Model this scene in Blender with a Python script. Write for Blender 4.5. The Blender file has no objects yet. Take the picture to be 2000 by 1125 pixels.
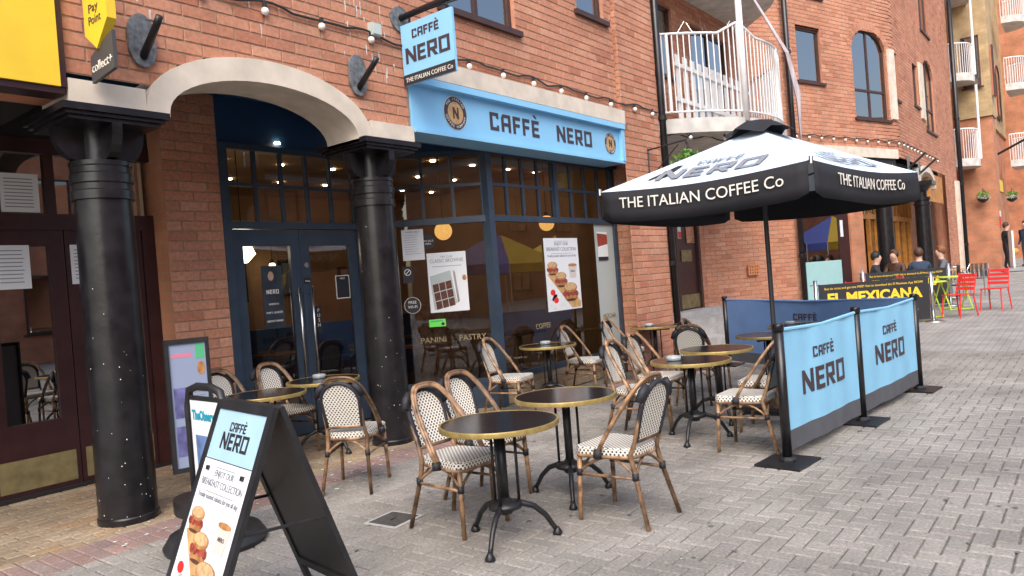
import bpy, math, random
from mathutils import Vector, Matrix
random.seed(7)
R=math.radians
scene=bpy.context.scene
COL=scene.collection
# ---------------- camera ----------------
cam=bpy.data.cameras.new('camera'); cam.sensor_fit='HORIZONTAL'; cam.sensor_width=36; cam.lens=26.09
cam.clip_start=.05; cam.clip_end=600
co=bpy.data.objects.new('camera',cam); COL.objects.link(co)
ROLL,PITCH,YAW=0.07705,-0.008166,0.671256
fwd=Vector((math.cos(YAW)*math.cos(PITCH),math.sin(YAW)*math.cos(PITCH),math.sin(PITCH)))
rt=Vector((math.sin(YAW),-math.cos(YAW),0)); up=rt.cross(fwd)
r2=math.cos(ROLL)*rt-math.sin(ROLL)*up; u2=math.sin(ROLL)*rt+math.cos(ROLL)*up
m3=Matrix((r2,u2,-fwd)).transposed()
co.matrix_world=Matrix.Translation((0,0,1.5)) @ m3.to_4x4()
scene.camera=co
def in_view(p,mx=1.12,my=1.15):
    d=Vector(p)-Vector((0,0,1.5)); z=d.dot(fwd)
    if z<.3: return False
    return abs(d.dot(r2)/z*1449.5)<1000*mx and abs(d.dot(u2)/z*1449.5)<562*my
# ---------------- world, sun ----------------
w=bpy.data.worlds.new('World'); scene.world=w; w.use_nodes=True
nt=w.node_tree; sky=nt.nodes.new('ShaderNodeTexSky'); sky.sky_type='NISHITA'; sky.sun_disc=False
SUN_EL,SUN_AZ=R(48),R(215)
sky.sun_elevation=SUN_EL; sky.sun_rotation=R(90)-SUN_AZ; sky.air_density=1.0; sky.dust_density=4.0; sky.ozone_density=1.0
bg=nt.nodes['Background']; nt.links.new(sky.outputs[0],bg.inputs[0]); bg.inputs[1].default_value=.15
sl=bpy.data.lights.new('sun','SUN'); sl.energy=.9; sl.angle=R(60); sl.color=(1,1,1)
so=bpy.data.objects.new('sun',sl); COL.objects.link(so)
sd=Vector((math.cos(SUN_AZ)*math.cos(SUN_EL),math.sin(SUN_AZ)*math.cos(SUN_EL),math.sin(SUN_EL)))
so.rotation_euler=sd.to_track_quat('Z','Y').to_euler()
scene.view_settings.view_transform='Standard'; scene.view_settings.look='None'; scene.view_settings.gamma=1
scene.view_settings.exposure=1.02
# ---------------- helpers ----------------
def tag(o,label=None,cat=None,group=None,kind=None):
    if label: o['label']=label
    if cat: o['category']=cat
    if group: o['group']=group
    if kind: o['kind']=kind
    return o
def empty(name,loc=(0,0,0),rz=0,label=None,cat=None,group=None,parent=None):
    o=bpy.data.objects.new(name,None); COL.objects.link(o); o.location=loc; o.rotation_euler=(0,0,rz); o.parent=parent
    o.empty_display_size=.1
    return tag(o,label,cat,group)
def copy_tree(o,parent=None):
    c=o.copy(); COL.objects.link(c); c.parent=parent
    for ch in list(o.children): copy_tree(ch,c)
    return c
class MB:
    def __init__(s): s.v=[]; s.f=[]; s.uv=None; s.rnd=[]
    def add(s,vs,fs,rnd=None):
        n=len(s.v); s.v+= [tuple(p) for p in vs]; s.f+=[tuple(i+n for i in f) for f in fs]
        if rnd is not None: s.rnd+=[rnd]*len(fs)
        return s
    def box(s,x0,x1,y0,y1,z0,z1,M=None):
        vs=[Vector((x,y,z)) for z in (z0,z1) for y in (y0,y1) for x in (x0,x1)]
        if M is not None: vs=[M@p for p in vs]
        return s.add(vs,[(0,2,3,1),(4,5,7,6),(0,1,5,4),(2,6,7,3),(0,4,6,2),(1,3,7,5)])
    def tube(s,pts,r,n=8,cap=True):
        pts=[Vector(p) for p in pts]; k=len(pts)
        rs=r if isinstance(r,(list,tuple)) else [r]*k
        ref=None; base=len(s.v)
        for i,p in enumerate(pts):
            t=(pts[min(i+1,k-1)]-pts[max(i-1,0)]).normalized()
            if ref is None:
                ref=Vector((0,0,1)) if abs(t.z)<.9 else Vector((1,0,0))
            a=(ref-t*ref.dot(t)).normalized(); ref=a; b=t.cross(a)
            for j in range(n):
                q=2*math.pi*j/n; s.v.append(tuple(p+(a*math.cos(q)+b*math.sin(q))*rs[i]))
        for i in range(k-1):
            for j in range(n):
                j2=(j+1)%n; s.f.append((base+i*n+j,base+i*n+j2,base+(i+1)*n+j2,base+(i+1)*n+j))
        if cap:
            s.f.append(tuple(base+j for j in reversed(range(n)))); s.f.append(tuple(base+(k-1)*n+j for j in range(n)))
        return s
    def lathe(s,prof,n=24,c=(0,0,0),cap=True):
        base=len(s.v)
        for r,z in prof:
            for j in range(n):
                q=2*math.pi*j/n; s.v.append((c[0]+r*math.cos(q),c[1]+r*math.sin(q),c[2]+z))
        for i in range(len(prof)-1):
            for j in range(n):
                j2=(j+1)%n; s.f.append((base+i*n+j,base+i*n+j2,base+(i+1)*n+j2,base+(i+1)*n+j))
        if cap: s.f.append(tuple(base+j for j in reversed(range(n)))); s.f.append(tuple(base+(len(prof)-1)*n+j for j in range(n)))
        return s
    def prism(s,poly,h0,h1,M=None):
        n=len(poly); vs=[Vector((p[0],p[1],h0)) for p in poly]+[Vector((p[0],p[1],h1)) for p in poly]
        if M is not None: vs=[M@p for p in vs]
        return s.add(vs,[tuple(reversed(range(n))),tuple(range(n,2*n))]+[(i,(i+1)%n,(i+1)%n+n,i+n) for i in range(n)])
    def ball(s,c,r,n=10,m=6,sx=1,sy=1,sz=1):
        return s.lathe_s([(math.sin(math.pi*i/m)*r,-math.cos(math.pi*i/m)*r) for i in range(m+1)],n,c,sx,sy,sz)
    def lathe_s(s,prof,n,c,sx,sy,sz):
        b=len(s.v); s.lathe([(max(a,.0005),z) for a,z in prof],n)
        for i in range(b,len(s.v)):
            x,y,z=s.v[i]; s.v[i]=(c[0]+x*sx,c[1]+y*sy,c[2]+z*sz)
        return s
    def build(s,name,m=None,parent=None,smooth=False,mw=None):
        me=bpy.data.meshes.new(name); me.from_pydata(s.v,[],s.f); me.update()
        if s.rnd and len(s.rnd)==len(s.f):
            a=me.attributes.new('rnd','FLOAT','FACE'); a.data.foreach_set('value',s.rnd)
        if m: me.materials.append(m)
        if smooth: me.polygons.foreach_set('use_smooth',[True]*len(me.polygons))
        o=bpy.data.objects.new(name,me); COL.objects.link(o); o.parent=parent
        if mw is not None: o.matrix_basis=mw
        return o
def auto_smooth(o,ang=40):
    me=o.data; me.polygons.foreach_set('use_smooth',[True]*len(me.polygons))
    try: me.set_sharp_from_angle(angle=R(ang))
    except Exception: pass
    return o
def frame_m(o,xd,yd):
    xd=Vector(xd).normalized(); yd=Vector(yd).normalized(); zd=xd.cross(yd)
    M=Matrix((xd,yd,zd)).transposed().to_4x4(); M.translation=Vector(o); return M
# ---------------- materials ----------------
def mat(name,col,rough=.6,metal=0,var=0,scale=8,bump=0,spec=.5,emit=0,bscale=None,coat=0):
    m=bpy.data.materials.new(name); m.use_nodes=True; n=m.node_tree; b=n.nodes['Principled BSDF']
    b.inputs['Base Color'].default_value=(*col,1); b.inputs['Roughness'].default_value=rough; b.inputs['Metallic'].default_value=metal
    b.inputs['Specular IOR Level'].default_value=spec; b.inputs['Coat Weight'].default_value=coat
    if emit: b.inputs['Emission Color'].default_value=(*col,1); b.inputs['Emission Strength'].default_value=emit
    if var or bump:
        tc=n.nodes.new('ShaderNodeTexCoord'); nz=n.nodes.new('ShaderNodeTexNoise'); nz.inputs['Scale'].default_value=scale; nz.inputs['Detail'].default_value=6
        n.links.new(tc.outputs['Object'],nz.inputs['Vector'])
        if var:
            mx=n.nodes.new('ShaderNodeMix'); mx.data_type='RGBA'
            mx.inputs[6].default_value=(*[c*(1-var) for c in col],1); mx.inputs[7].default_value=(*[min(1,c*(1+var)) for c in col],1)
            mr=n.nodes.new('ShaderNodeMapRange'); mr.inputs[1].default_value=.3; mr.inputs[2].default_value=.7
            n.links.new(nz.outputs[0],mr.inputs[0]); n.links.new(mr.outputs[0],mx.inputs[0]); n.links.new(mx.outputs[2],b.inputs['Base Color'])
        if bump:
            n2=n.nodes.new('ShaderNodeTexNoise'); n2.inputs['Scale'].default_value=bscale or scale*6; n2.inputs['Detail'].default_value=5
            n.links.new(tc.outputs['Object'],n2.inputs['Vector'])
            bp=n.nodes.new('ShaderNodeBump'); bp.inputs['Strength'].default_value=bump; bp.inputs['Distance'].default_value=.01
            n.links.new(n2.outputs[0],bp.inputs['Height']); n.links.new(bp.outputs[0],b.inputs['Normal'])
    return m
def mat_pieces(name,ramp,rough=.85,fine=40,bump=.5,stain=.25,fr_=(.72,1.22)):
    # pieces with a random tone each (face attribute + object random), grain and large stains
    m=bpy.data.materials.new(name); m.use_nodes=True; n=m.node_tree; L=n.links; b=n.nodes['Principled BSDF']
    b.inputs['Roughness'].default_value=rough; b.inputs['Specular IOR Level'].default_value=.3
    at=n.nodes.new('ShaderNodeAttribute'); at.attribute_name='rnd'; oi=n.nodes.new('ShaderNodeObjectInfo')
    ad=n.nodes.new('ShaderNodeMath'); ad.operation='ADD'; L.new(at.outputs['Fac'],ad.inputs[0]); L.new(oi.outputs['Random'],ad.inputs[1])
    fr=n.nodes.new('ShaderNodeMath'); fr.operation='FRACT'; L.new(ad.outputs[0],fr.inputs[0])
    cr=n.nodes.new('ShaderNodeValToRGB'); el=cr.color_ramp.elements
    el[0].position=0; el[0].color=(*ramp[0],1); el[1].position=1; el[1].color=(*ramp[-1],1)
    for i,c in enumerate(ramp[1:-1]): e=el.new((i+1)/(len(ramp)-1)); e.color=(*c,1)
    L.new(fr.outputs[0],cr.inputs[0])
    geo=n.nodes.new('ShaderNodeNewGeometry')
    nz=n.nodes.new('ShaderNodeTexNoise'); nz.inputs['Scale'].default_value=fine; nz.inputs['Detail'].default_value=6; L.new(geo.outputs['Position'],nz.inputs['Vector'])
    n2=n.nodes.new('ShaderNodeTexNoise'); n2.inputs['Scale'].default_value=1.3; n2.inputs['Detail'].default_value=4; L.new(geo.outputs['Position'],n2.inputs['Vector'])
    def mul(a,node,lo,hi,i1,i2):
        mr=n.nodes.new('ShaderNodeMapRange'); mr.inputs[1].default_value=i1; mr.inputs[2].default_value=i2; mr.inputs[3].default_value=lo; mr.inputs[4].default_value=hi
        L.new(node.outputs[0],mr.inputs[0]); mx=n.nodes.new('ShaderNodeMix'); mx.data_type='RGBA'; mx.blend_type='MULTIPLY'; mx.inputs[0].default_value=1
        L.new(a,mx.inputs[6]); L.new(mr.outputs[0],mx.inputs[7]); return mx.outputs[2]
    c=mul(cr.outputs[0],nz,fr_[0],fr_[1],.3,.7); c=mul(c,n2,1-stain,1+stain*.6,.3,.7)
    L.new(c,b.inputs['Base Color'])
    bp=n.nodes.new('ShaderNodeBump'); bp.inputs['Strength'].default_value=bump; bp.inputs['Distance'].default_value=.006
    L.new(nz.outputs[0],bp.inputs['Height']); L.new(bp.outputs[0],b.inputs['Normal'])
    return m
def mat_bricktex(name,c1,c2,mortar,bw,bh,plane='XZ',msize=.006,rough=.9):
    m=bpy.data.materials.new(name); m.use_nodes=True; n=m.node_tree; L=n.links; b=n.nodes['Principled BSDF']; b.inputs['Roughness'].default_value=rough
    geo=n.nodes.new('ShaderNodeNewGeometry'); sp=n.nodes.new('ShaderNodeSeparateXYZ'); L.new(geo.outputs['Position'],sp.inputs[0])
    cb=n.nodes.new('ShaderNodeCombineXYZ')
    if plane=='XZ':
        ad=n.nodes.new('ShaderNodeMath'); ad.operation='ADD'; L.new(sp.outputs[0],ad.inputs[0]); L.new(sp.outputs[1],ad.inputs[1]); L.new(ad.outputs[0],cb.inputs[0]); L.new(sp.outputs[2],cb.inputs[1])
    else: L.new(sp.outputs[0],cb.inputs[0]); L.new(sp.outputs[1],cb.inputs[1])
    br=n.nodes.new('ShaderNodeTexBrick'); L.new(cb.outputs[0],br.inputs['Vector']); br.inputs['Scale'].default_value=1
    br.inputs['Brick Width'].default_value=bw; br.inputs['Row Height'].default_value=bh; br.inputs['Mortar Size'].default_value=msize
    br.inputs['Color1'].default_value=(*c1,1); br.inputs['Color2'].default_value=(*c2,1); br.inputs['Mortar'].default_value=(*mortar,1)
    nz=n.nodes.new('ShaderNodeTexNoise'); nz.inputs['Scale'].default_value=2; nz.inputs['Detail'].default_value=6; L.new(geo.outputs['Position'],nz.inputs['Vector'])
    mr=n.nodes.new('ShaderNodeMapRange'); mr.inputs[1].default_value=.3; mr.inputs[2].default_value=.7; mr.inputs[3].default_value=.75; mr.inputs[4].default_value=1.2; L.new(nz.outputs[0],mr.inputs[0])
    mx=n.nodes.new('ShaderNodeMix'); mx.data_type='RGBA'; mx.blend_type='MULTIPLY'; mx.inputs[0].default_value=1; L.new(br.outputs[0],mx.inputs[6]); L.new(mr.outputs[0],mx.inputs[7])
    L.new(mx.outputs[2],b.inputs['Base Color'])
    bp=n.nodes.new('ShaderNodeBump'); bp.inputs['Strength'].default_value=.4; bp.inputs['Distance'].default_value=.01; bp.invert=True
    L.new(br.outputs['Fac'],bp.inputs['Height']); L.new(bp.outputs[0],b.inputs['Normal'])
    return m
def mat_weave(name,c1,c2):
    m=bpy.data.materials.new(name); m.use_nodes=True; n=m.node_tree; L=n.links; b=n.nodes['Principled BSDF']; b.inputs['Roughness'].default_value=.45
    uv=n.nodes.new('ShaderNodeUVMap'); sp=n.nodes.new('ShaderNodeSeparateXYZ'); L.new(uv.outputs[0],sp.inputs[0])
    def M(op,a,bv=None):
        q=n.nodes.new('ShaderNodeMath'); q.operation=op
        for i,x in enumerate((a,bv)):
            if x is None: continue
            if isinstance(x,(int,float)): q.inputs[i].default_value=x
            else: L.new(x,q.inputs[i])
        return q.outputs[0]
    U=M('DIVIDE',sp.outputs[0],.027); V=M('DIVIDE',sp.outputs[1],.0165)
    row=M('FLOOR',V); half=M('MULTIPLY',M('MODULO',M('ADD',row,1000),2),.5)
    fx=M('FRACT',M('ADD',U,half)); fy=M('FRACT',V)
    d=M('MULTIPLY',M('LESS_THAN',M('ABSOLUTE',M('SUBTRACT',fx,.5)),.22),M('LESS_THAN',M('ABSOLUTE',M('SUBTRACT',fy,.5)),.36))
    mx=n.nodes.new('ShaderNodeMix'); mx.data_type='RGBA'; mx.inputs[6].default_value=(*c1,1); mx.inputs[7].default_value=(*c2,1); L.new(d,mx.inputs[0]); L.new(mx.outputs[2],b.inputs['Base Color'])
    bp=n.nodes.new('ShaderNodeBump'); bp.inputs['Strength'].default_value=.5; bp.inputs['Distance'].default_value=.003; bp.invert=True; L.new(d,bp.inputs['Height']); L.new(bp.outputs[0],b.inputs['Normal'])
    return m
def mat_glass(name,tint=.8,base=.04,gain=1.0):
    m=bpy.data.materials.new(name); m.use_nodes=True; n=m.node_tree; L=n.links; n.nodes.remove(n.nodes['Principled BSDF']); out=n.nodes['Material Output']
    t=n.nodes.new('ShaderNodeBsdfTransparent'); t.inputs[0].default_value=(tint,tint,tint,1); g=n.nodes.new('ShaderNodeBsdfGlossy'); g.inputs['Roughness'].default_value=.01
    f=n.nodes.new('ShaderNodeFresnel'); f.inputs[0].default_value=1.5; ma=n.nodes.new('ShaderNodeMath'); ma.operation='MULTIPLY_ADD'; ma.inputs[1].default_value=gain; ma.inputs[2].default_value=base; ma.use_clamp=True
    L.new(f.outputs[0],ma.inputs[0]); mx=n.nodes.new('ShaderNodeMixShader'); L.new(ma.outputs[0],mx.inputs[0]); L.new(t.outputs[0],mx.inputs[1]); L.new(g.outputs[0],mx.inputs[2]); L.new(mx.outputs[0],out.inputs[0])
    return m
BR=[(.47,.205,.125),(.54,.245,.15),(.57,.27,.17),(.50,.22,.14),(.59,.30,.195),(.42,.165,.10)]
M_brick=mat_pieces('brick_clay',BR,.88,30,.4,.14,(.82,1.13))
M_mortar=mat('mortar',(.33,.22,.145),.95,var=.25,scale=20,bump=.3)
M_paver=mat_pieces('paver_concrete',[(.25,.236,.214),(.28,.263,.238),(.305,.284,.257),(.265,.243,.222),(.32,.299,.272)],.9,60,.5,.28)
M_pavred=mat_pieces('paver_red',[(.27,.175,.155),(.33,.22,.19),(.24,.17,.155),(.31,.235,.21)],.9,60,.5,.3)
M_tan=mat_pieces('paver_tan',[(.33,.25,.165),(.29,.225,.155),(.36,.28,.19),(.27,.20,.14),(.35,.23,.13)],.85,40,.4,.4)
M_bed=mat('paving_bed',(.13,.122,.105),.95,var=.4,scale=12)
M_street=mat_bricktex('street_pavers',(.28,.27,.252),(.305,.29,.27),(.18,.17,.155),.2,.1,'XY',.004)
M_brickfar=mat_bricktex('far_brick',(.52,.22,.12),(.48,.19,.10),(.38,.26,.17),.29,.097)
M_yelbrick=mat_bricktex('far_yellow_brick',(.50,.36,.19),(.44,.31,.16),(.36,.28,.18),.29,.097)
M_stone=mat('cast_stone',(.66,.58,.48),.85,var=.14,scale=5,bump=.15)
M_grey=mat('step_stone',(.42,.41,.40),.8,var=.18,scale=4,bump=.2)
M_conc=mat('balcony_concrete',(.55,.53,.49),.85,var=.2,scale=4,bump=.2)
M_black=mat('black_gloss_paint',(.012,.011,.013),.28,var=.5,scale=9,bump=.12,bscale=25)
M_iron=mat('cast_iron_black',(.014,.014,.016),.38,var=.4,scale=30,bump=.15)
M_grime=mat('weathered_grey_metal',(.14,.15,.16),.55,var=.5,scale=25,bump=.4)
M_blackpl=mat('black_plastic',(.02,.02,.022),.45,var=.3,scale=10)
M_blue=mat('sign_blue',(.26,.57,.83),.4,var=.04,scale=3)
M_canvasblue=mat('banner_blue',(.25,.55,.78),.75,var=.05,scale=4,bump=.1,bscale=300)
M_navy=mat('navy_paint',(.012,.045,.12),.45,var=.15,scale=3)
M_slate=mat('slate_blue_paint',(.035,.055,.085),.4,var=.15,scale=6)
M_maroon=mat('maroon_paint',(.038,.013,.014),.35,var=.25,scale=6)
M_white=mat('white_paint',(.78,.77,.76),.5,var=.06,scale=6)
M_paper=mat('paper',(.74,.76,.78),.6)
M_ink=mat('ink',(.02,.02,.025),.6)
M_inkg=mat('ink_grey',(.22,.23,.26),.6)
M_letter=mat('letter_plum',(.055,.035,.045),.5)
M_cream=mat('cream_letter',(.80,.76,.68),.6)
M_yellow=mat('yellow_sign',(.82,.56,.035),.5,var=.06,scale=4)
M_gold=mat('brass_rim',(.46,.34,.12),.4,metal=.5,var=.2,scale=30)
M_brass=mat('brass_plate',(.26,.21,.10),.5,metal=.4,var=.3,scale=8)
M_steel=mat('steel',(.6,.6,.6),.25,metal=1,var=.1)
M_top=mat('table_laminate',(.012,.012,.016),.16,var=.3,scale=3)
M_bamboo=mat('cane_tube',(.24,.14,.075),.35,var=.75,scale=16,bump=.2)
def obj_vary(m,lo,hi):
    n=m.node_tree; b=n.nodes['Principled BSDF']; src=b.inputs['Base Color'].links[0].from_socket
    oi=n.nodes.new('ShaderNodeObjectInfo'); mr=n.nodes.new('ShaderNodeMapRange'); mr.inputs[3].default_value=lo; mr.inputs[4].default_value=hi; n.links.new(oi.outputs['Random'],mr.inputs[0])
    mx=n.nodes.new('ShaderNodeMix'); mx.data_type='RGBA'; mx.blend_type='MULTIPLY'; mx.inputs[0].default_value=1; n.links.new(src,mx.inputs[6]); n.links.new(mr.outputs[0],mx.inputs[7]); n.links.new(mx.outputs[2],b.inputs['Base Color'])
obj_vary(M_bamboo,.5,1.45)
M_wrap=mat('cane_binding',(.02,.02,.026),.55,bump=.5,bscale=160,var=.2)
M_weave=mat_weave('woven_seat',(.80,.76,.68),(.02,.018,.018))
obj_vary(M_weave,.92,1.05)
M_glass=mat_glass('shop_glass',.68,.07,1.2)
M_glassw=mat_glass('window_glass',.35,.36,1.2)
M_clear=mat('pressed_glass',(.72,.78,.80),.08); M_clear.node_tree.nodes['Principled BSDF'].inputs['Transmission Weight'].default_value=.55
M_frost=mat('frosted_vinyl',(.42,.47,.47),.5)
M_brownfr=mat('window_frame_brown',(.06,.028,.022),.5,var=.2)
M_orange=mat('orange_wood',(.50,.20,.03),.45,var=.25,scale=5)
M_aqua=mat('aqua_panel',(.36,.60,.60),.5,var=.05)
M_red=mat('red_enamel',(.72,.035,.03),.3)
M_lime=mat('lime_enamel',(.50,.70,.05),.35)
M_canvas=mat('umbrella_canvas_blue_white',(.62,.74,.86),.8,var=.04,scale=3,bump=.1,bscale=200)
M_blackcanvas=mat('umbrella_canvas_black',(.012,.012,.016),.8,var=.2,scale=5)
M_room=mat('cafe_plaster',(.42,.25,.12),.8,var=.2,scale=2)
M_roomfloor=mat('cafe_floor',(.06,.03,.02),.5,var=.3)
M_lamp=mat('lamp_globe',(.85,.45,.12),.25,emit=.75,var=.5,scale=9)
M_lampw=mat('lamp_shade_white',(1,.86,.62),.4,emit=6.0)
M_bulb=mat('bulb_white',(.80,.78,.74),.25)
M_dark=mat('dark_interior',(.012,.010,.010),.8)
M_bun=mat('bun',(.40,.19,.065),.6,var=.4,scale=25)
M_cup=mat('cup_card',(.62,.55,.50),.6)
M_buntop=mat('bun_highlight',(.58,.36,.18),.7,var=.3,scale=40)  # paler bun tone, a highlight put into the colour
M_bacon=mat('bacon',(.30,.055,.035),.5,var=.7,scale=60)
M_board=mat('wood_board',(.55,.33,.14),.6,var=.25,scale=12)
M_choc=mat('brownie',(.10,.03,.015),.7,var=.4,scale=30)
M_green=mat('green_print',(.08,.42,.20),.6)
M_skin=mat('skin',(.55,.33,.24),.5,var=.08)
M_leaf=mat('basket_leaf',(.12,.28,.04),.6,var=.5,scale=20)
M_leafs=mat('basket_leaf_silver',(.45,.50,.46),.6,var=.3,scale=20)
# ---------------- lettering ----------------
def glyph(c):
    t=.2
    r=lambda a,b,c_,d:[(a,b),(c_,b),(c_,d),(a,d)]
    if c=='N': return .84,[r(0,0,t,1),r(.64,0,.84,1),[(.2,1),(.2,.62),(.64,0),(.64,.38)]]
    if c in 'EÈ':
        p=[r(0,0,t,1),r(t,.8,.64,1),r(t,.41,.58,.59),r(t,0,.64,.2)]
        if c=='È': p.append([(.12,1.32),(.32,1.32),(.48,1.12),(.34,1.12)])
        return .66,p
    if c=='R': return .78,[r(0,0,t,1),r(t,.82,.76,1),r(.56,.54,.76,.82),r(t,.36,.76,.54),[(.3,.36),(.54,.36),(.80,0),(.55,0)]]
    if c=='O': return .82,[r(0,0,t,1),r(.62,0,.82,1),r(t,.82,.62,1),r(t,0,.62,.18)]
    if c=='C': return .70,[r(0,0,t,1),r(t,.82,.68,1),r(t,0,.68,.18),r(.52,.68,.68,.82),r(.52,.18,.68,.3)]
    if c=='A': return .76,[[(0,0),(t,0),(t,1),(.12,1),(0,.8)],r(.56,0,.76,1),r(t,.82,.56,1),r(t,.34,.56,.52)]
    if c=='F': return .62,[r(0,0,t,1),r(t,.8,.62,1),r(t,.40,.56,.58)]
    return .4,[]
def block(parent,s,M,h,m=None,name='lettering',gap=.2,th=.004,wscale=1.0,warp=None):
    # blocky capitals, one joined print; M maps local xy(text plane) to parent space, centred
    mb=MB(); x=0; items=[]
    for c in s:
        wd,ps=glyph(c); items.append((x,ps)); x+=wd+gap
    tot=x-gap
    for x0,ps in items:
        for p in ps:
            q=[(((a+x0)-tot/2)*h*wscale,b*h) for a,b in p]
            mb.prism(q,0,th,M)
    if warp:
        import bmesh
        bm=bmesh.new(); vv=[bm.verts.new(v) for v in mb.v]
        for f in mb.f: bm.faces.new([vv[i] for i in f])
        bmesh.ops.triangulate(bm,faces=bm.faces[:]); bmesh.ops.subdivide_edges(bm,edges=bm.edges[:],cuts=4,use_grid_fill=True)
        bm.verts.index_update(); mb.v=[warp(tuple(v.co)) for v in bm.verts]; mb.f=[tuple(v.index for v in f.verts) for f in bm.faces]; bm.free()
    return mb.build(name,m or M_letter,parent)
def text(parent,s,M,h,m=None,name='lettering',bold=0,width=None,shear=0,align='CENTER',warp=None):
    cu=bpy.data.curves.new('txt','FONT'); cu.body=s; cu.size=h*1.38; cu.extrude=.0015; cu.offset=bold; cu.align_x=align; cu.shear=shear; cu.resolution_u=3
    o=bpy.data.objects.new('txt',cu); COL.objects.link(o); dg=bpy.context.evaluated_depsgraph_get(); dg.update()
    me=bpy.data.meshes.new_from_object(o.evaluated_get(dg)); bpy.data.objects.remove(o); bpy.data.curves.remove(cu)
    if width:
        xs=[v.co.x for v in me.vertices]; k=width/(max(xs)-min(xs)); 
        for v in me.vertices: v.co.x*=k
    for v in me.vertices:
        v.co=M@v.co
        if warp: v.co=Vector(warp(tuple(v.co)))
    me.name=name; me.materials.clear(); me.materials.append(m or M_ink)
    ob=bpy.data.objects.new(name,me); COL.objects.link(ob); ob.parent=parent; return ob
# ---------------- brick walls ----------------
CO,BL=.097,.29
def subtract(a,b,cuts):
    segs=[(a,b)]
    for c0,c1 in cuts:
        n=[]
        for s0,s1 in segs:
            if c1<=s0 or c0>=s1: n.append((s0,s1)); continue
            if c0>s0: n.append((s0,c0))
            if c1<s1: n.append((c1,s1))
        segs=n
    return segs
def brick_wall(parent,mapf,u0,u1,z0,z1,holes,nind=0,j=.011,pr=.007,phase=0,mortar=True):
    """mapf(u,z,out)->Vector. holes(za,zb)->intervals"""
    mo=MB(); st=MB(); full=[]
    k=0; z=z0
    while z<z1-.02:
        zb=min(z+CO,z1); cuts=holes(z,zb)
        for a,b in subtract(u0,u1,cuts):
            n=max(1,int((b-a)/1.2))
            for i in range(n):
                p,q=a+(b-a)*i/n,a+(b-a)*(i+1)/n
                mo.add([mapf(p,z,0),mapf(q,z,0),mapf(q,zb,0),mapf(p,zb,0)],[(0,1,2,3)])
        off=(k%2)*BL/2+phase
        u=u0-BL+ (off%BL)
        while u<u1:
            for a,b in subtract(max(u,u0),min(u+BL,u1),cuts):
                if b-a<.03: continue
                isfull=(b-a)>BL-.001 and zb-z>CO-.001
                (full if isfull else []).append((a,z))
                if not isfull or not nind:
                    addbrick(st,mapf,a,b,z,zb,j,pr)
            u+=BL
        z=zb; k+=1
    if mortar: mo.build('mortar_bed',M_mortar,parent)
    if nind:
        full.sort(key=lambda t:((mapf(t[0]+BL/2,t[1],0)-Vector((0,0,1.5))).length) if in_view(mapf(t[0]+BL/2,t[1]+.05,0),1.0,1.0) else 1e3)
        ind,rest=full[:nind],full[nind:]
        for a,z in rest: addbrick(st,mapf,a,a+BL,z,z+CO,j,pr)
        proto=None
        for a,z in ind:
            P=mapf(a,z,0); Q=mapf(a+BL,z,0); d=(Q-P).normalized(); o_=(mapf(a,z,1)-P).normalized()
            if proto is None:
                mb=MB(); loc=lambda u,zz,o:Vector((u,-o,zz)); addbrick(mb,loc,0,BL,0,CO,j,pr,False); proto=mb.build('brick',M_brick,parent); ob=proto
            else:
                ob=bpy.data.objects.new('brick',proto.data); COL.objects.link(ob); ob.parent=parent
            ob.matrix_basis=frame_m(P,d,-o_) if False else Matrix.Translation(P)@Matrix.Rotation(math.atan2(d.y,d.x),4,'Z')
    if st.f: tag(st.build('brickwork',M_brick,parent),kind='stuff')
def addbrick(mb,mapf,a,b,z,zb,j,pr,rn=True):
    c=.004; h=j/2
    A=[mapf(a+h,z+h,0),mapf(b-h,z+h,0),mapf(b-h,zb-h,0),mapf(a+h,zb-h,0)]
    B=[mapf(a+h+c,z+h+c,pr),mapf(b-h-c,z+h+c,pr),mapf(b-h-c,zb-h-c,pr),mapf(a+h+c,zb-h-c,pr)]
    mb.add(A+B,[(4,5,6,7),(0,1,5,4),(1,2,6,5),(2,3,7,6),(3,0,4,7)],random.random() if rn else None)
def straight(o,d):
    o=Vector((o[0],o[1],0)); d=Vector((d[0],d[1],0)).normalized(); nrm=Vector((d.y,-d.x,0))
    return lambda u,z,out: o+d*u+nrm*out+Vector((0,0,z))
def rects(*rs):   # (u0,u1,z0,z1)
    return lambda a,b:[(r[0],r[1]) for r in rs if (a+b)/2>r[2] and (a+b)/2<r[3]]
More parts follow.
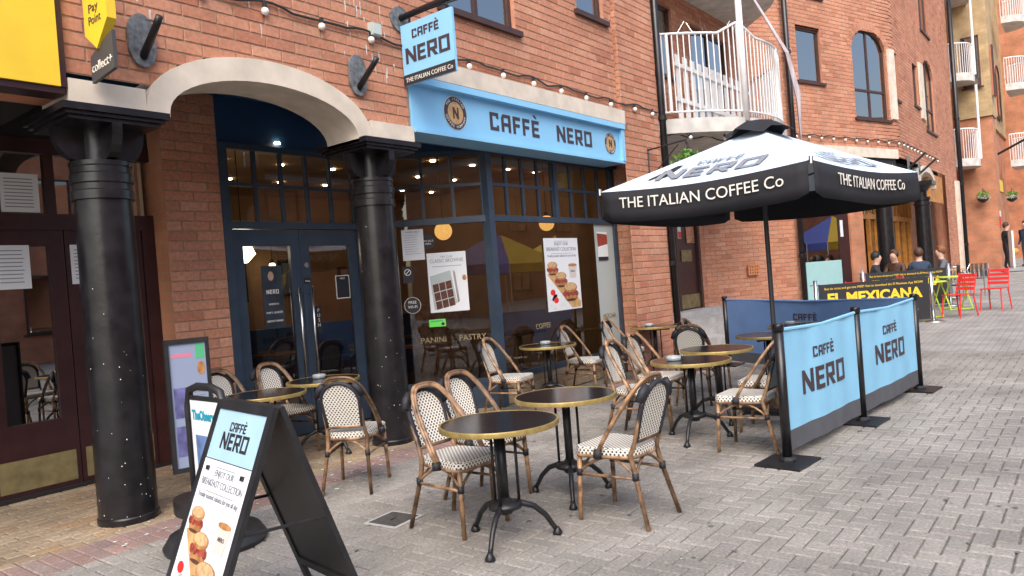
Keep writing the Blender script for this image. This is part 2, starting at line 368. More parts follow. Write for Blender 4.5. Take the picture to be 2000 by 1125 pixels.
def window(parent,mapf,u0,u1,z0,z1,mull=(),trans=(),arch=0,depth=.10,m=M_brownfr,sill=True,fw=.06,glass=None,dark=True):
    """window let into a wall: frame (> pane), sill; arch = rise of a segmental head"""
    n=10 if arch else 1
    def top(u): 
        if not arch: return z1
        x=(u-(u0+u1)/2)/((u1-u0)/2); return z1-arch+arch*math.sqrt(max(0,1-x*x))
    fr=MB(); D=-depth
    def bar(a,b,za,zb,d0=D,d1=D+.05):
        vs=[mapf(u,z,o) for o in (d0,d1) for z in (za,zb) for u in (a,b)]
        fr.add(vs,[(0,2,3,1),(4,5,7,6),(0,1,5,4),(2,6,7,3),(0,4,6,2),(1,3,7,5)])
    zt=z1-arch
    bar(u0,u0+fw,z0,zt); bar(u1-fw,u1,z0,zt); bar(u0+fw,u1-fw,z0,z0+fw)
    us=[u0+(u1-u0)*i/n for i in range(n+1)]
    for i in range(n):
        a,b=us[i],us[i+1]
        vs=[]
        for o in (D,D+.05): vs+=[mapf(a,max(top(a)-fw,zt-fw*(not arch)),o),mapf(b,max(top(b)-fw,zt-fw*(not arch)),o),mapf(b,top(b),o),mapf(a,top(a),o)]
        fr.add(vs,[(4,5,6,7),(0,1,5,4),(3,2,1,0),(2,3,7,6)])
    for u in mull: bar(u-.03,u+.03,z0+fw,top(u)-fw if arch else z1-fw,D+.002,D+.044)
    for z in trans: bar(u0+fw,u1-fw,z-.03,z+.03,D+.003,D+.047)
    f=fr.build('window',m,parent)
    if arch:
        hd=MB(); K=22
        for i in range(K):
            a0_,a1_=math.pi*(i+.06)/K,math.pi*(i+.94)/K; vs=[]
            for o in (-.06,.012):
                for a_ in (a0_,a1_):
                    for rr in (0,.2): vs.append(mapf((u0+u1)/2-((u1-u0)/2+rr)*math.cos(a_),z1-arch+(arch+rr)*math.sin(a_)+.001,o))
            hd.add(vs,[(4,6,7,5),(0,4,5,1),(2,3,7,6),(1,5,7,3),(0,2,6,4)],random.random())
        hd.build('brick_arch_head',M_brick,f)
    gl=MB(); 
    for i in range(n):
        a,b=us[i],us[i+1]; gl.add([mapf(a,z0,D+.02),mapf(b,z0,D+.02),mapf(b,top(b),D+.02),mapf(a,top(a),D+.02)],[(0,1,2,3)])
    gl.build('pane',glass or M_glassw,f)
    rv=MB()   # reveal and dark room behind
    for i in range(n):
        a,b=us[i],us[i+1]; rv.add([mapf(a,top(a),D),mapf(b,top(b),D),mapf(b,top(b),0.004),mapf(a,top(a),0.004)],[(0,1,2,3)])
    rv.add([mapf(u0,z0,D),mapf(u0,z0,.004),mapf(u0,zt,.004),mapf(u0,zt,D)],[(0,1,2,3)]); rv.add([mapf(u1,z0,.004),mapf(u1,z0,D),mapf(u1,zt,D),mapf(u1,zt,.004)],[(0,1,2,3)])
    rv.add([mapf(u0,z0,.0),mapf(u0,z0,D),mapf(u1,z0,D),mapf(u1,z0,.0)],[(0,1,2,3)])
    rv.build('reveal',M_brick,f)
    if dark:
        dk=MB(); dk.add([mapf(u0-.3,z0-.3,D-.5),mapf(u1+.3,z0-.3,D-.5),mapf(u1+.3,z1+.3,D-.5),mapf(u0-.3,z1+.3,D-.5)],[(0,1,2,3)]); dk.build('dark_room_sheet',M_dark,f)  # dark sheet whose colour stands in for the unlit room
    if sill:
        sb=MB(); vs=[mapf(u,z,o) for o in (D+.03,.06) for z in (z0-.07,z0-.003) for u in (u0-.08,u1+.08)]
        sb.add(vs,[(0,2,3,1),(4,5,7,6),(0,1,5,4),(2,6,7,3),(0,4,6,2),(1,3,7,5)]); sb.build('sill',M_brownfr,f)
    return f
def arch_cut(uc,half,zs,rise):  # interval below a segmental arch
    def f(a,b):
        z=(a+b)/2
        if z<zs: return []
        t=(z-zs)/rise
        return [] if t>=1 else [(uc-half*math.sqrt(1-t*t),uc+half*math.sqrt(1-t*t))]
    return f
def gz(x): return max(0.,(x-12)*.025)
# ================= SETTING: ground =================
g=MB()
xs=[-30,-10,0,6,12,16,22,30,40,70,140]
for i in range(len(xs)-1):
    for (ya,yb) in ((-60,-12),(-12,-2),(-2,8),(8,60)):
        g.add([(xs[i],ya,gz(xs[i])-.014),(xs[i+1],ya,gz(xs[i+1])-.014),(xs[i+1],yb,gz(xs[i+1])-.014),(xs[i],yb,gz(xs[i])-.014)],[(0,1,2,3)])
tag(g.build('ground',M_street),kind='structure')
paving=MB().box(0.4,12.6,-3.2,7.2,-.012,-.009).build('pavement',M_bed); tag(paving,kind='structure')
W=.1
def paver_mesh(mb,x0,x1,y0,y1,z=0,rn=True,j=.0045,c=.007):
    A=[(x0+j,y0+j,-.012),(x1-j,y0+j,-.012),(x1-j,y1-j,-.012),(x0+j,y1-j,-.012)]
    B=[(x0+j,y0+j,z-c),(x1-j,y0+j,z-c),(x1-j,y1-j,z-c),(x0+j,y1-j,z-c)]
    T=[(x0+j+c,y0+j+c,z),(x1-j-c,y0+j+c,z),(x1-j-c,y1-j-c,z),(x0+j+c,y1-j-c,z)]
    mb.add(A+B+T,[(8,9,10,11)]+[(i,(i+1)%4,4+(i+1)%4,4+i) for i in range(4)]+[(4+i,4+(i+1)%4,8+(i+1)%4,8+i) for i in range(4)],random.random() if rn else None)
pv=[]
YB=4.9
for k in range(-32,int(YB/W)+1):
    for jx in range(-40,90):
        x=(-k+4*jx)*W; y=k*W
        for (a,b,c,d) in ((x,x+.2,y,y+.1),(x+.2,x+.3,y,y+.2)):
            if a<.8 or b>12.5 or c<-3 or c>YB-.02: continue
            d=min(d,YB)
            cx,cy=(a+b)/2,(c+d)/2
            if in_view((cx,cy,0),1.25,1.3): pv.append((a,b,c,d))
cov=lambda p:(Vector(((p[0]+p[1])/2,(p[2]+p[3])/2,0))-Vector((0,0,1.5))).length
pv.sort(key=lambda p:(0 if in_view(((p[0]+p[1])/2,(p[2]+p[3])/2,0),.98,.98) and abs((p[1]-p[0])*(p[3]-p[2])-.02)<.001 else 100)+cov(p))
st=MB(); prot={}
for i,(a,b,c,d) in enumerate(pv):
    dz=random.uniform(-.0018,.0018)
    if i<300:
        key=(b-a)>.15
        if key not in prot:
            mb=MB(); paver_mesh(mb,-(b-a)/2,(b-a)/2,-(d-c)/2,(d-c)/2,0,False); prot[key]=mb.build('paver',M_paver,paving); o=prot[key]
        else: o=bpy.data.objects.new('paver',prot[key].data); COL.objects.link(o); o.parent=paving
        o.location=((a+b)/2,(c+d)/2,dz)
    else: paver_mesh(st,a,b,c,d,dz)
tag(st.build('pavers',M_paver,paving),kind='stuff')
st=MB()   # red soldier course and tan apron
x=.8
while x<12.4:
    paver_mesh(st,x,x+.1,4.9,5.1,random.uniform(-.001,.001)); paver_mesh(st,x,x+.1,5.1,5.3 if x<6.6 else 5.38,random.uniform(-.001,.001)); x+=.1
tag(st.build('red_pavers',M_pavred,paving),kind='stuff')
st=MB(); yy=5.3; k=0
while yy<7.0:
    x=.8-(k%2)*.1
    while x<6.75:
        if x+yy<12.55: paver_mesh(st,x,x+.2,yy,yy+.1,random.uniform(-.001,.001),j=.005)
        x+=.2
    yy+=.1; k+=1
tag(st.build('tan_pavers',M_tan,paving),kind='stuff')
# droppings, grit and crumbs on the paving
sp=MB()
for i in range(190):
    if i<110: x=random.gauss(3.2,1.1); y=random.gauss(5.12,.17)
    else: x=random.uniform(1.8,9); y=random.uniform(.6,5)
    if x<1: continue
    r=random.uniform(.004,.022) if i<110 else random.uniform(.002,.007)
    n=7; a0=random.random()*6; st_=random.uniform(.4,1)
    sp.add([(x+math.cos(a0+q*6.283/n)*r*random.uniform(.6,1.2),y+math.sin(a0+q*6.283/n)*r*st_*random.uniform(.6,1.2),.0035+random.random()*.001) for q in range(n)],[tuple(range(n))])
tag(sp.build('droppings',M_white,None),'white bird droppings and grit spattered over the paving','droppings',kind='stuff')
gm=MB()
for i in range(150):
    x=random.uniform(2,11); y=random.uniform(-.5,4.9); r=random.uniform(.008,.02); n=8
    gm.add([(x+math.cos(q*.785)*r*random.uniform(.7,1.1),y+math.sin(q*.785)*r*random.uniform(.7,1.1),.0032) for q in range(n)],[tuple(range(n))])
tag(gm.build('gum_spots',mat('old_gum',(.13,.125,.12),.9,var=.4,scale=3),None),'flattened dark gum spots dotted over the paving','gum spots',kind='stuff')
# drain cover
dr=empty('drain_cover',(3.26,3.73,0),R(5),'small square metal drain cover with pale rim set in the pavers','drain cover')
MB().box(-.14,.14,-.14,.14,.0005,.004).build('rim',M_grey,dr); MB().box(-.115,.115,-.115,.115,.0045,.007).build('cover',mat('cast_cover',(.07,.065,.06),.7,var=.4,scale=40,bump=.6,bscale=120),dr)
MB().box(-.03,.03,-.008,.008,.0072,.009).build('keyhole',M_blackpl,dr)
# ================= CAFE BUILDING =================
cafe=empty('cafe_building',(0,0,0),0,'orange brick building with stone arch on black columns above the blue cafe front','building')
YW=5.4
fm=straight((0,YW),(1,0))   # u = X
AC,AH,AZ,ARI=3.72,.90,2.95,.36   # arch intrados centre, half span, spring, rise
ext=arch_cut(AC,AH+.10,AZ+.06,ARI+.10)
def cafe_holes(a,b):
    z=(a+b)/2; c=[]
    if z<3.10: c.append((-1,5.35))       # stone band
    c+=ext(a,b)
    if z<3.86: c.append((5.35,9.6))       # fascia and lintel
    for (p,q,r,s) in ((5.95,7.25,4.53,6.2),(8.68,9.38,5.13,6.6)):
        if r<z<s: c.append((p,q))
    return c
brick_wall(cafe,fm,2.13,9.6,2.95,6.6,cafe_holes,nind=215)
window(cafe,fm,5.95,7.25,4.53,6.2,mull=(6.6,)); window(cafe,fm,8.68,9.38,5.13,6.6)
# pier right of the fascia, stepping forward a little
fp=straight((0,YW-.06),(1,0))
brick_wall(cafe,fp,9.6,10.75,0,7.2,lambda a,b:[],nind=40)
brick_wall(cafe,straight((9.6,YW+.02),(0,-1)),0,.08,3.1,7.2,lambda a,b:[])
brick_wall(cafe,straight((9.98,YW+.45),(0,-1)),0,.51,0,3.1,lambda a,b:[])
# pier between maroon front and cafe door
pm_=straight((0,6.88),(1,0)); brick_wall(cafe,pm_,3.5,4.08,0,3.6,lambda a,b:[],nind=45)
MB().box(3.5,4.08,6.881,7.3,0,3.6).build('pier_core',M_brickfar,cafe)
# stone band, arch ring
ar=MB(); N=24
def ring(y0,y1):
    pin=[(AC-AH,AZ-.03)]+[(AC-AH*math.cos(math.pi*i/N),AZ+ARI*math.sin(math.pi*i/N)) for i in range(N+1)]+[(AC+AH,AZ-.03)]
    po=[(AC-(AH+.0)-.0,AZ-.03)]
    po=[]
    for i,(x,z) in enumerate(pin):
        t=(i-1)/N; t=min(1,max(0,t)); po.append((AC-(AH+.17)*math.cos(math.pi*t),AZ+.02+(ARI+.17)*math.sin(math.pi*t)) if 0<i<len(pin)-1 else (x+(-.17 if i==0 else .17),z))
    n=len(pin)
    vs=[(x,y0,z) for x,z in pin]+[(x,y0,z) for x,z in po]+[(x,y1,z) for x,z in pin]+[(x,y1,z) for x,z in po]
    fs=[]
    for i in range(n-1):
        fs+=[(i,i+1,n+i+1,n+i),(2*n+i+1,2*n+i,3*n+i,3*n+i+1),(i+1,i,2*n+i,2*n+i+1),(n+i,n+i+1,3*n+i+1,3*n+i)]
    ar.add(vs,fs)
ring(YW-.05,YW+.42)
auto_smooth(ar.build('stone_arch',M_stone,cafe),30)
MB().box(2.13,AC-AH-.17,YW-.045,YW+.42,2.92,3.10).build('stone_band',M_stone,cafe)
MB().box(AC+AH+.17,5.35,YW-.045,YW+.42,2.96,3.14).build('stone_band',M_stone,cafe)
MB().box(5.35,9.62,YW-.10,YW+.3,3.66,3.86).build('lintel',M_stone,cafe)
# inner face of arcade and soffit
MB().box(2.1,9.95,YW+.40,YW+.42,3.45,4.2).build('inner_wall',M_navy,cafe)
MB().box(1.0,9.98,YW+.42,7.4,3.62,3.66).build('soffit',M_navy,cafe)
MB().box(-1.5,2.13,YW+.42,7.4,3.02,3.06).build('soffit',M_dark,cafe)
# upper mass behind the wall so light does not leak
MB().box(-2,10.7,YW+.62,12,3.9,7.2).build('core',M_dark,cafe)
# columns
def column(x,y,ztop):
    c=empty('column',(x,y,0),0,parent=cafe)
    sh=MB().lathe([(.205,0),(.205,.04),(.197,.05),(.190,ztop-.62),(.19,ztop-.6)],32); auto_smooth(sh.build('shaft',M_black,c),35)
    rg=MB().lathe([(.17,ztop-.62),(.208,ztop-.61),(.208,ztop-.55),(.198,ztop-.54),(.198,ztop-.50),(.208,ztop-.49),(.208,ztop-.43),(.198,ztop-.42),(.198,ztop-.38),(.205,ztop-.37),(.205,ztop-.34),(.12,ztop-.33)],32); auto_smooth(rg.build('ring',M_black,c),30)
    nk=MB().lathe([(.12,ztop-.34),(.12,ztop-.1)],24); auto_smooth(nk.build('neck',M_black,c),35)
    br=MB()
    for q in range(4):
        Mx=Matrix.Rotation(q*math.pi/2,4,'Z')@Matrix.Rotation(math.pi/2,4,'X')
        poly=[(.10,ztop-.335),(.16,ztop-.335)]+[(.16+.15*math.sin(t*math.pi/2/5),ztop-.335+.215*(1-math.cos(t*math.pi/2/5))) for t in range(1,6)]+[(.31,ztop-.1),(.10,ztop-.1)]
        br.prism(poly,-.035,.035,Mx)
    br.build('bracket',M_black,c)
    fk=MB()
    for i in range(34):
        a=random.choice((3.6,4.2,4.6,5.2))+random.gauss(0,.3); z=abs(random.gauss(.0,.75))+.04; q=random.uniform(.001,.0035)
        if z>ztop-.75: continue
        r_=.209-.016*z/ztop; c0,s0=math.cos(a),math.sin(a)
        fk.add([(r_*c0-s0*q,r_*s0+c0*q,z-q),(r_*c0+s0*q,r_*s0-c0*q,z-q*1.5),(r_*c0+s0*q,r_*s0-c0*q,z+q),(r_*c0-s0*q*.5,r_*s0+c0*q*.5,z+q*1.4)],[(0,1,2,3)])
    tag(fk.build('flecks',M_white,c),kind='stuff')
    ab=MB().box(-.31,.31,-.31,.31,ztop-.10,ztop-.075).box(-.335,.335,-.335,.335,ztop-.073,ztop-.05).box(-.36,.36,-.36,.36,ztop-.048,ztop); ab.build('abacus',M_black,c)
    return c
column(2.41,5.62,2.92); column(4.98,5.62,2.96)
# ---- fascia sign
sg=empty('shop_sign',(0,0,0),0,'long sky blue fascia sign with dark block lettering between two round emblems','sign')
MB().box(5.36,9.58,YW-.02,YW+.30,3.09,3.655).build('board',M_blue,sg)
MB().box(5.36,9.6,YW-.10,YW-.022,3.585,3.655).build('moulding',M_blue,sg); MB().box(5.36,9.6,YW-.07,YW-.022,3.09,3.125).build('moulding',M_blue,sg)
MB().box(9.52,9.6,YW-.08,YW-.023,3.127,3.583).build('moulding',M_blue,sg)
block(sg,'CAFFÈ',frame_m((7.08,YW-.022,3.26),(1,0,0),(0,0,1)),.205,wscale=1.12); block(sg,'NERO',frame_m((8.36,YW-.022,3.26),(1,0,0),(0,0,1)),.205,wscale=1.1)
def roundel(parent,x,z,r):
    e=empty('emblem',(x,YW-.022,z),0,parent=parent)
    def disc(ro,ri,y,m,nm):
        mb=MB(); n=32
        for i in range(n):
            a,b=2*math.pi*i/n,2*math.pi*(i+1)/n
            if ri>0: mb.add([(ro*math.cos(a),-y,ro*math.sin(a)),(ro*math.cos(b),-y,ro*math.sin(b)),(ri*math.cos(b),-y,ri*math.sin(b)),(ri*math.cos(a),-y,ri*math.sin(a))],[(3,2,1,0)])
            else: mb.add([(0,-y,0),(ro*math.cos(a),-y,ro*math.sin(a)),(ro*math.cos(b),-y,ro*math.sin(b))],[(2,1,0)])
        mb.build(nm,m,e)
    disc(r,0,.002,M_cream,'rim'); disc(r*.97,r*.66,.004,M_letter,'ring'); disc(r*.64,0,.005,M_board,'disc')
    block(e,'N',frame_m((0,-.006,-r*.34),(1,0,0),(0,0,1)),r*.68,M_letter,wscale=.85)
    for s,a0,sgn in (('THE ITALIAN',90,-1),('COFFEE COMPANY',270,1)):
        n=len(s)
        for i,ch in enumerate(s):
            if ch==' ': continue
            a=R(a0+sgn*(i-(n-1)/2)*11.5); rr=r*.75 if sgn<0 else r*.88
            u=Vector((math.cos(a),0,math.sin(a))); t=Vector((u.z,0,-u.x))*(1 if sgn<0 else -1)
            text(e,ch,frame_m(u*rr+Vector((0,-.006,0)),t,u if sgn<0 else -u),r*.155,M_cream,'letter')
roundel(sg,6.02,3.37,.185); roundel(sg,9.27,3.36,.155)
# ---- cafe shopfront: door plane Y=6.9, angled window, front window Y=5.8
sf=empty('cafe_shopfront',(0,0,0),0,'slate blue timber cafe shopfront with glazed double door and gridded transom panes','shopfront')
def mapseg(o,d): return straight(o,d)
md=straight((0,6.9),(1,0)); ma=straight((5.85,6.9),(1,-1)); mf=straight((0,5.8),(1,0))
LA=1.5556
def pbox(mb,mp,u0,u1,z0,z1,o0,o1):
    vs=[mp(u,z,o) for o in (o0,o1) for z in (z0,z1) for u in (u0,u1)]
    mb.add(vs,[(0,2,3,1),(4,5,7,6),(0,1,5,4),(2,6,7,3),(0,4,6,2),(1,3,7,5)])
def pquad(mp,u0,u1,z0,z1,o): 
    return MB().add([mp(u0,z0,o),mp(u1,z0,o),mp(u1,z1,o),mp(u0,z1,o)],[(0,1,2,3)])
def transom(mp,u0,u1,n,z0=2.33,z1=3.08,zm=2.72):
    for i in range(n):
        a,b=u0+(u1-u0)*i/n,u0+(u1-u0)*(i+1)/n
        for (za,zb) in ((z0,zm),(zm,z1)):
            pquad(mp,a+.018,b-.018,za+.018,zb-.018,-.01).build('pane',M_glass,sf)
    mb=MB()
    for i in range(n+1):
        u=u0+(u1-u0)*i/n; a,b=max(u0,u-.018),min(u1,u+.018); pbox(mb,mp,a,b,z0,z1,-.03,.012)
    for i in range(n):
        a,b=u0+(u1-u0)*i/n+(.018),u0+(u1-u0)*(i+1)/n-(.018); pbox(mb,mp,a,b,zm-.018,zm+.018,-.028,.010)
    mb.build('glazing_bar',M_slate,sf)
def rail(mp,u0,u1,z0,z1,o0=-.05,o1=.03,nm='rail',m=None): 
    mb=MB(); pbox(mb,mp,u0,u1,z0,z1,o0,o1); return mb.build(nm,m or M_slate,sf)
# door part
rail(md,4.08,4.17,0,3.14,nm='post'); rail(md,5.79,5.86,0,3.14,nm='post')
rail(md,4.17,5.79,2.26,2.335); rail(md,4.17,5.79,3.08,3.14)
transom(md,4.17,5.79,5)
rail(md,4.08,5.86,3.14,3.62,-.05,.0,'panel',M_navy)
for (a,b,hx,sgn) in ((4.172,4.978,4.90,1),(4.982,5.788,5.06,-1)):
    d=empty('door',(a,6.9,0),0,parent=sf); dm=straight((a,6.9),(1,0)); W_=b-a
    mb=MB()
    loc=lambda u,z,o: Vector((u,-o,z))
    def pb(u0,u1,z0,z1): pbox(mb,loc,u0,u1,z0,z1,-.045,.005)
    pb(0,.12,.02,2.25); pb(W_-.12,W_,.02,2.25); pb(.12,W_-.12,.02,.30); pb(.12,W_-.12,2.08,2.25)
    mb.build('leaf',M_slate,d)
    MB().add([loc(.12,.30,-.02),loc(W_-.12,.30,-.02),loc(W_-.12,2.08,-.02),loc(.12,2.08,-.02)],[(0,1,2,3)]).build('pane',M_glass,d)
    h=hx-a
    MB().tube([(h,-.06,.52),(h,-.06,1.62)],.014,10).tube([(h,-.06,.60),(h,-.004,.60)],.008,8).tube([(h,-.06,1.54),(h,-.004,1.54)],.008,8).build('handle',M_steel,d,True)
    if sgn<0:
        MB().tube([(.06,-.004,1.86),(.06,-.022,1.86)],.03,14).build('lock',M_steel,d); 
        MB().box(.02,.11,-.012,-.006,1.66,1.72).build('plate',M_blackpl,d)
        text(d,'PULL',frame_m((.065,-.0125,1.675),(1,0,0),(0,0,1)),.02,M_cream)
        MB().box(.16,.23,.014,.018,1.10,1.40).build('push_plate',M_blackpl,d)
        for i,chh in enumerate('PUSH'): text(d,chh,frame_m((.195,.0135,1.33-.055*i),(1,0,0),(0,0,1)),.04,M_cream)
# angled window
rail(ma,0,LA,.0,.30,-.05,.02,'stall_riser',M_slate); rail(ma,0,LA,.30,.36); rail(ma,0,LA,2.26,2.335); rail(ma,0,LA,3.08,3.14)
transom(ma,.05,LA-.05,4); pquad(ma,.0,LA,.36,2.26,-.01).build('pane',M_glass,sf)
rail(ma,0,LA,3.14,3.62,-.05,-.02,'panel',M_navy)
# front window
MB().box(6.90,7.0,5.74,5.86,0,3.14).build('post',M_slate,sf)
rail(mf,9.88,9.97,0,3.14,nm='post'); rail(mf,7.0,9.88,.30,.37); rail(mf,7.0,9.88,2.26,2.335); rail(mf,7.0,9.88,3.08,3.14)
rail(mf,8.36,8.44,2.335,3.08,nm='mullion')
transom(mf,7.0,8.36,4); transom(mf,8.44,9.88,4); pquad(mf,7.0,9.35,.37,2.26,-.01).build('pane',M_glass,sf)
pquad(mf,9.35,9.88,.37,2.26,-.008).build('frosted_panel',M_frost,sf)
rail(mf,6.95,9.97,3.14,3.62,-.05,-.02,'panel',M_navy)
MB().box(5.4,9.97,YW+.31,5.78,3.10,3.135).build('canopy_soffit',M_navy,sf)
tr=MB()
riser=straight((0,5.78),(1,0))
rs=empty('stall_riser',(0,0,0),0,parent=sf)
k=0
st=MB()
for zc in (0,.1,.2):
    u=6.9-(k%2)*.14
    while u<9.9:
        a,b=max(6.9,u),min(9.97,u+.28)
        if b-a>.03: addbrick(st,riser,a,b,zc,zc+.1,.01,.006)
        u+=.28
    k+=1
tag(st.build('tan_brickwork',M_tan,rs),kind='stuff'); pquad(riser,6.9,9.97,0,.3,0).build('mortar_bed',M_mortar,rs)
for s,u,mp in (('PANINI',.78,ma),('PASTRY',1.25,ma),('COFFEE',7.9,mf),('MOCHA',9.6,mf)):
    P=mp(u,.84 if mp is ma else .86,.004); X_=mp(u+1,0,0)-mp(u,0,0)
    text(sf,s,frame_m(P,X_,(0,0,1)),.07,mat('gold_vinyl_'+s.lower(),(.30,.24,.13),.5))
# interior
rm=empty('cafe_interior',(0,0,0),0,'dim brown cafe room with counter and warm lamps seen through the glass','room')
MB().box(4.0,10.2,10.6,10.7,0,3.6).build('back_wall',M_room,rm); MB().box(3.95,4.05,7.0,10.6,0,3.6).build('side_wall',M_room,rm); MB().box(10.05,10.15,5.9,10.6,0,3.6).build('side_wall',M_room,rm)
fl=MB(); fl.add([(4.06,6.96,.012),(5.85,6.96,.012),(6.98,5.86,.012),(10.04,5.86,.012),(10.04,10.6,.012),(4.06,10.6,.012)],[(0,1,2,3,4,5)]); fl.build('floor',M_roomfloor,rm)
MB().box(4.05,10.05,6.96,10.6,3.20,3.25).box(6.98,10.05,5.86,6.958,3.20,3.25).build('ceiling',M_room,rm)
MB().box(4.3,5.0,8.2,10.2,.012,1.05).box(4.25,5.05,8.15,10.25,1.052,1.10).build('counter',mat('counter_wood',(.12,.03,.02),.4,var=.2)); tag(bpy.data.objects['counter'],'dark red wooden serving counter inside the cafe door','counter')
mbt=mat('bottle_glass',(.22,.2,.16),.2); bt0=None
for i in range(16):
    if bt0 is None: bt0=MB().lathe([(.018,0),(.02,.01),(.02,.13),(.008,.17),(.008,.21)],10).build('bottle',mbt,None,True); o=bt0
    else: o=bt0.copy(); COL.objects.link(o)
    o.location=(4.32+.043*i,8.32+.02*(i%3),1.1005); tag(o,'small bottle standing on the counter behind the cafe door','bottle','bottles on the counter')
for (x,z,w_,h_,c) in ((6.1,1.5,.5,.7,(.25,.16,.10)),(7.2,1.55,.45,.6,(.20,.22,.25)),(8.4,1.5,.7,.5,(.3,.2,.1)),(9.3,1.6,.4,.6,(.22,.12,.1))):
    p=MB().box(x,x+w_,10.56,10.6,z,z+h_).build('picture',M_blackpl); tag(p,'black framed picture with '+{6.1:'brown',7.2:'blue grey',8.4:'wide tan',9.3:'dark red'}[x]+' print on the cafe back wall','picture','cafe wall pictures'); MB().box(x+.05,x+w_-.05,10.552,10.558,z+.05,z+h_-.05).build('print',mat('print%d'%int(x*10),c,.6,var=.5,scale=6),p)
MB().box(5.4,10.0,10.0,10.5,.012,.48).box(5.4,10.0,10.42,10.55,.482,1.05).build('banquette',mat('banquette_blue',(.02,.03,.10),.6)); tag(bpy.data.objects['banquette'],'long dark blue banquette along the cafe back wall','bench')
for x,y in ((6.2,9.2),(7.6,8.8),(8.9,8.9),(7.3,7.3),(8.9,7.0)):
    MB().box(x-.3,x+.3,y-.3,y+.3,.70,.74).box(x-.03,x+.03,y-.03,y+.03,.012,.698).build('cafe_table',mat('cafe_table_%d'%int(x*10),(.16,.07,.03),.4,var=.2)); tag(bpy.data.objects[[k for k in bpy.data.objects.keys() if k.startswith('cafe_table')][-1]],'square wooden table inside the cafe behind the glass','table','square tables inside the cafe')
MB().box(8.1,8.9,8.0,8.4,.012,1.25).build('display_case',mat('display',(.25,.13,.06),.5,var=.6,scale=12)); tag(bpy.data.objects['display_case'],'wooden display case standing inside the cafe front window','cabinet')
def lamp(loc,r,m,nm,lab,hexa=False,grp=None):
    e=empty(nm,loc,0,lab,'lamp',grp)
    mb=MB()
    if hexa: mb.lathe([(.03,r),(.085,r*.95),(.15,-r*.25),(.05,-r)],6)
    else: mb.ball((0,0,0),r,20,12)
    o=mb.build('globe',m,e); 
    if not hexa: auto_smooth(o)
    MB().tube([(0,0,r),(0,0,3.2-loc[2])],.006,6).lathe([(.03,r-.01),(.03,r+.05)],10).build('flex',M_blackpl,e)
lamp((6.98,6.60,2.22),.115,M_lamp,'globe_lamp','round amber globe lamp hanging above the brownie poster')
lamp((9.0,6.40,2.33),.115,M_lamp,'globe_lamp','round amber globe lamp hanging above the breakfast poster')
lamp((4.63,7.45,2.06),.12,M_lampw,'pendant_lamp','faceted white pendant lamp glowing behind the door beside the brick pier',True)
for x,y,z,lb in ((5.0,10.3,2.0,'small bright wall lamp deep inside behind the recruitment poster'),(6.9,10.3,2.05,'small bright wall lamp deep inside behind the menu card door')):
    lamp((x,y,z),.05,M_lampw,'wall_lamp',lb)
dl=MB()
for x in (4.8,5.6,6.4,7.2,8.0,8.8,9.5):
    for y in (6.9,8.0,9.2): dl.lathe([(.035,3.185),(.035,3.198)],10,(x,y,0))
dl.build('added_downlights',mat('added_downlight_glow',(1,.8,.5),.5,emit=22.0),rm)  # added ceiling discs, glow raised to light the cafe room
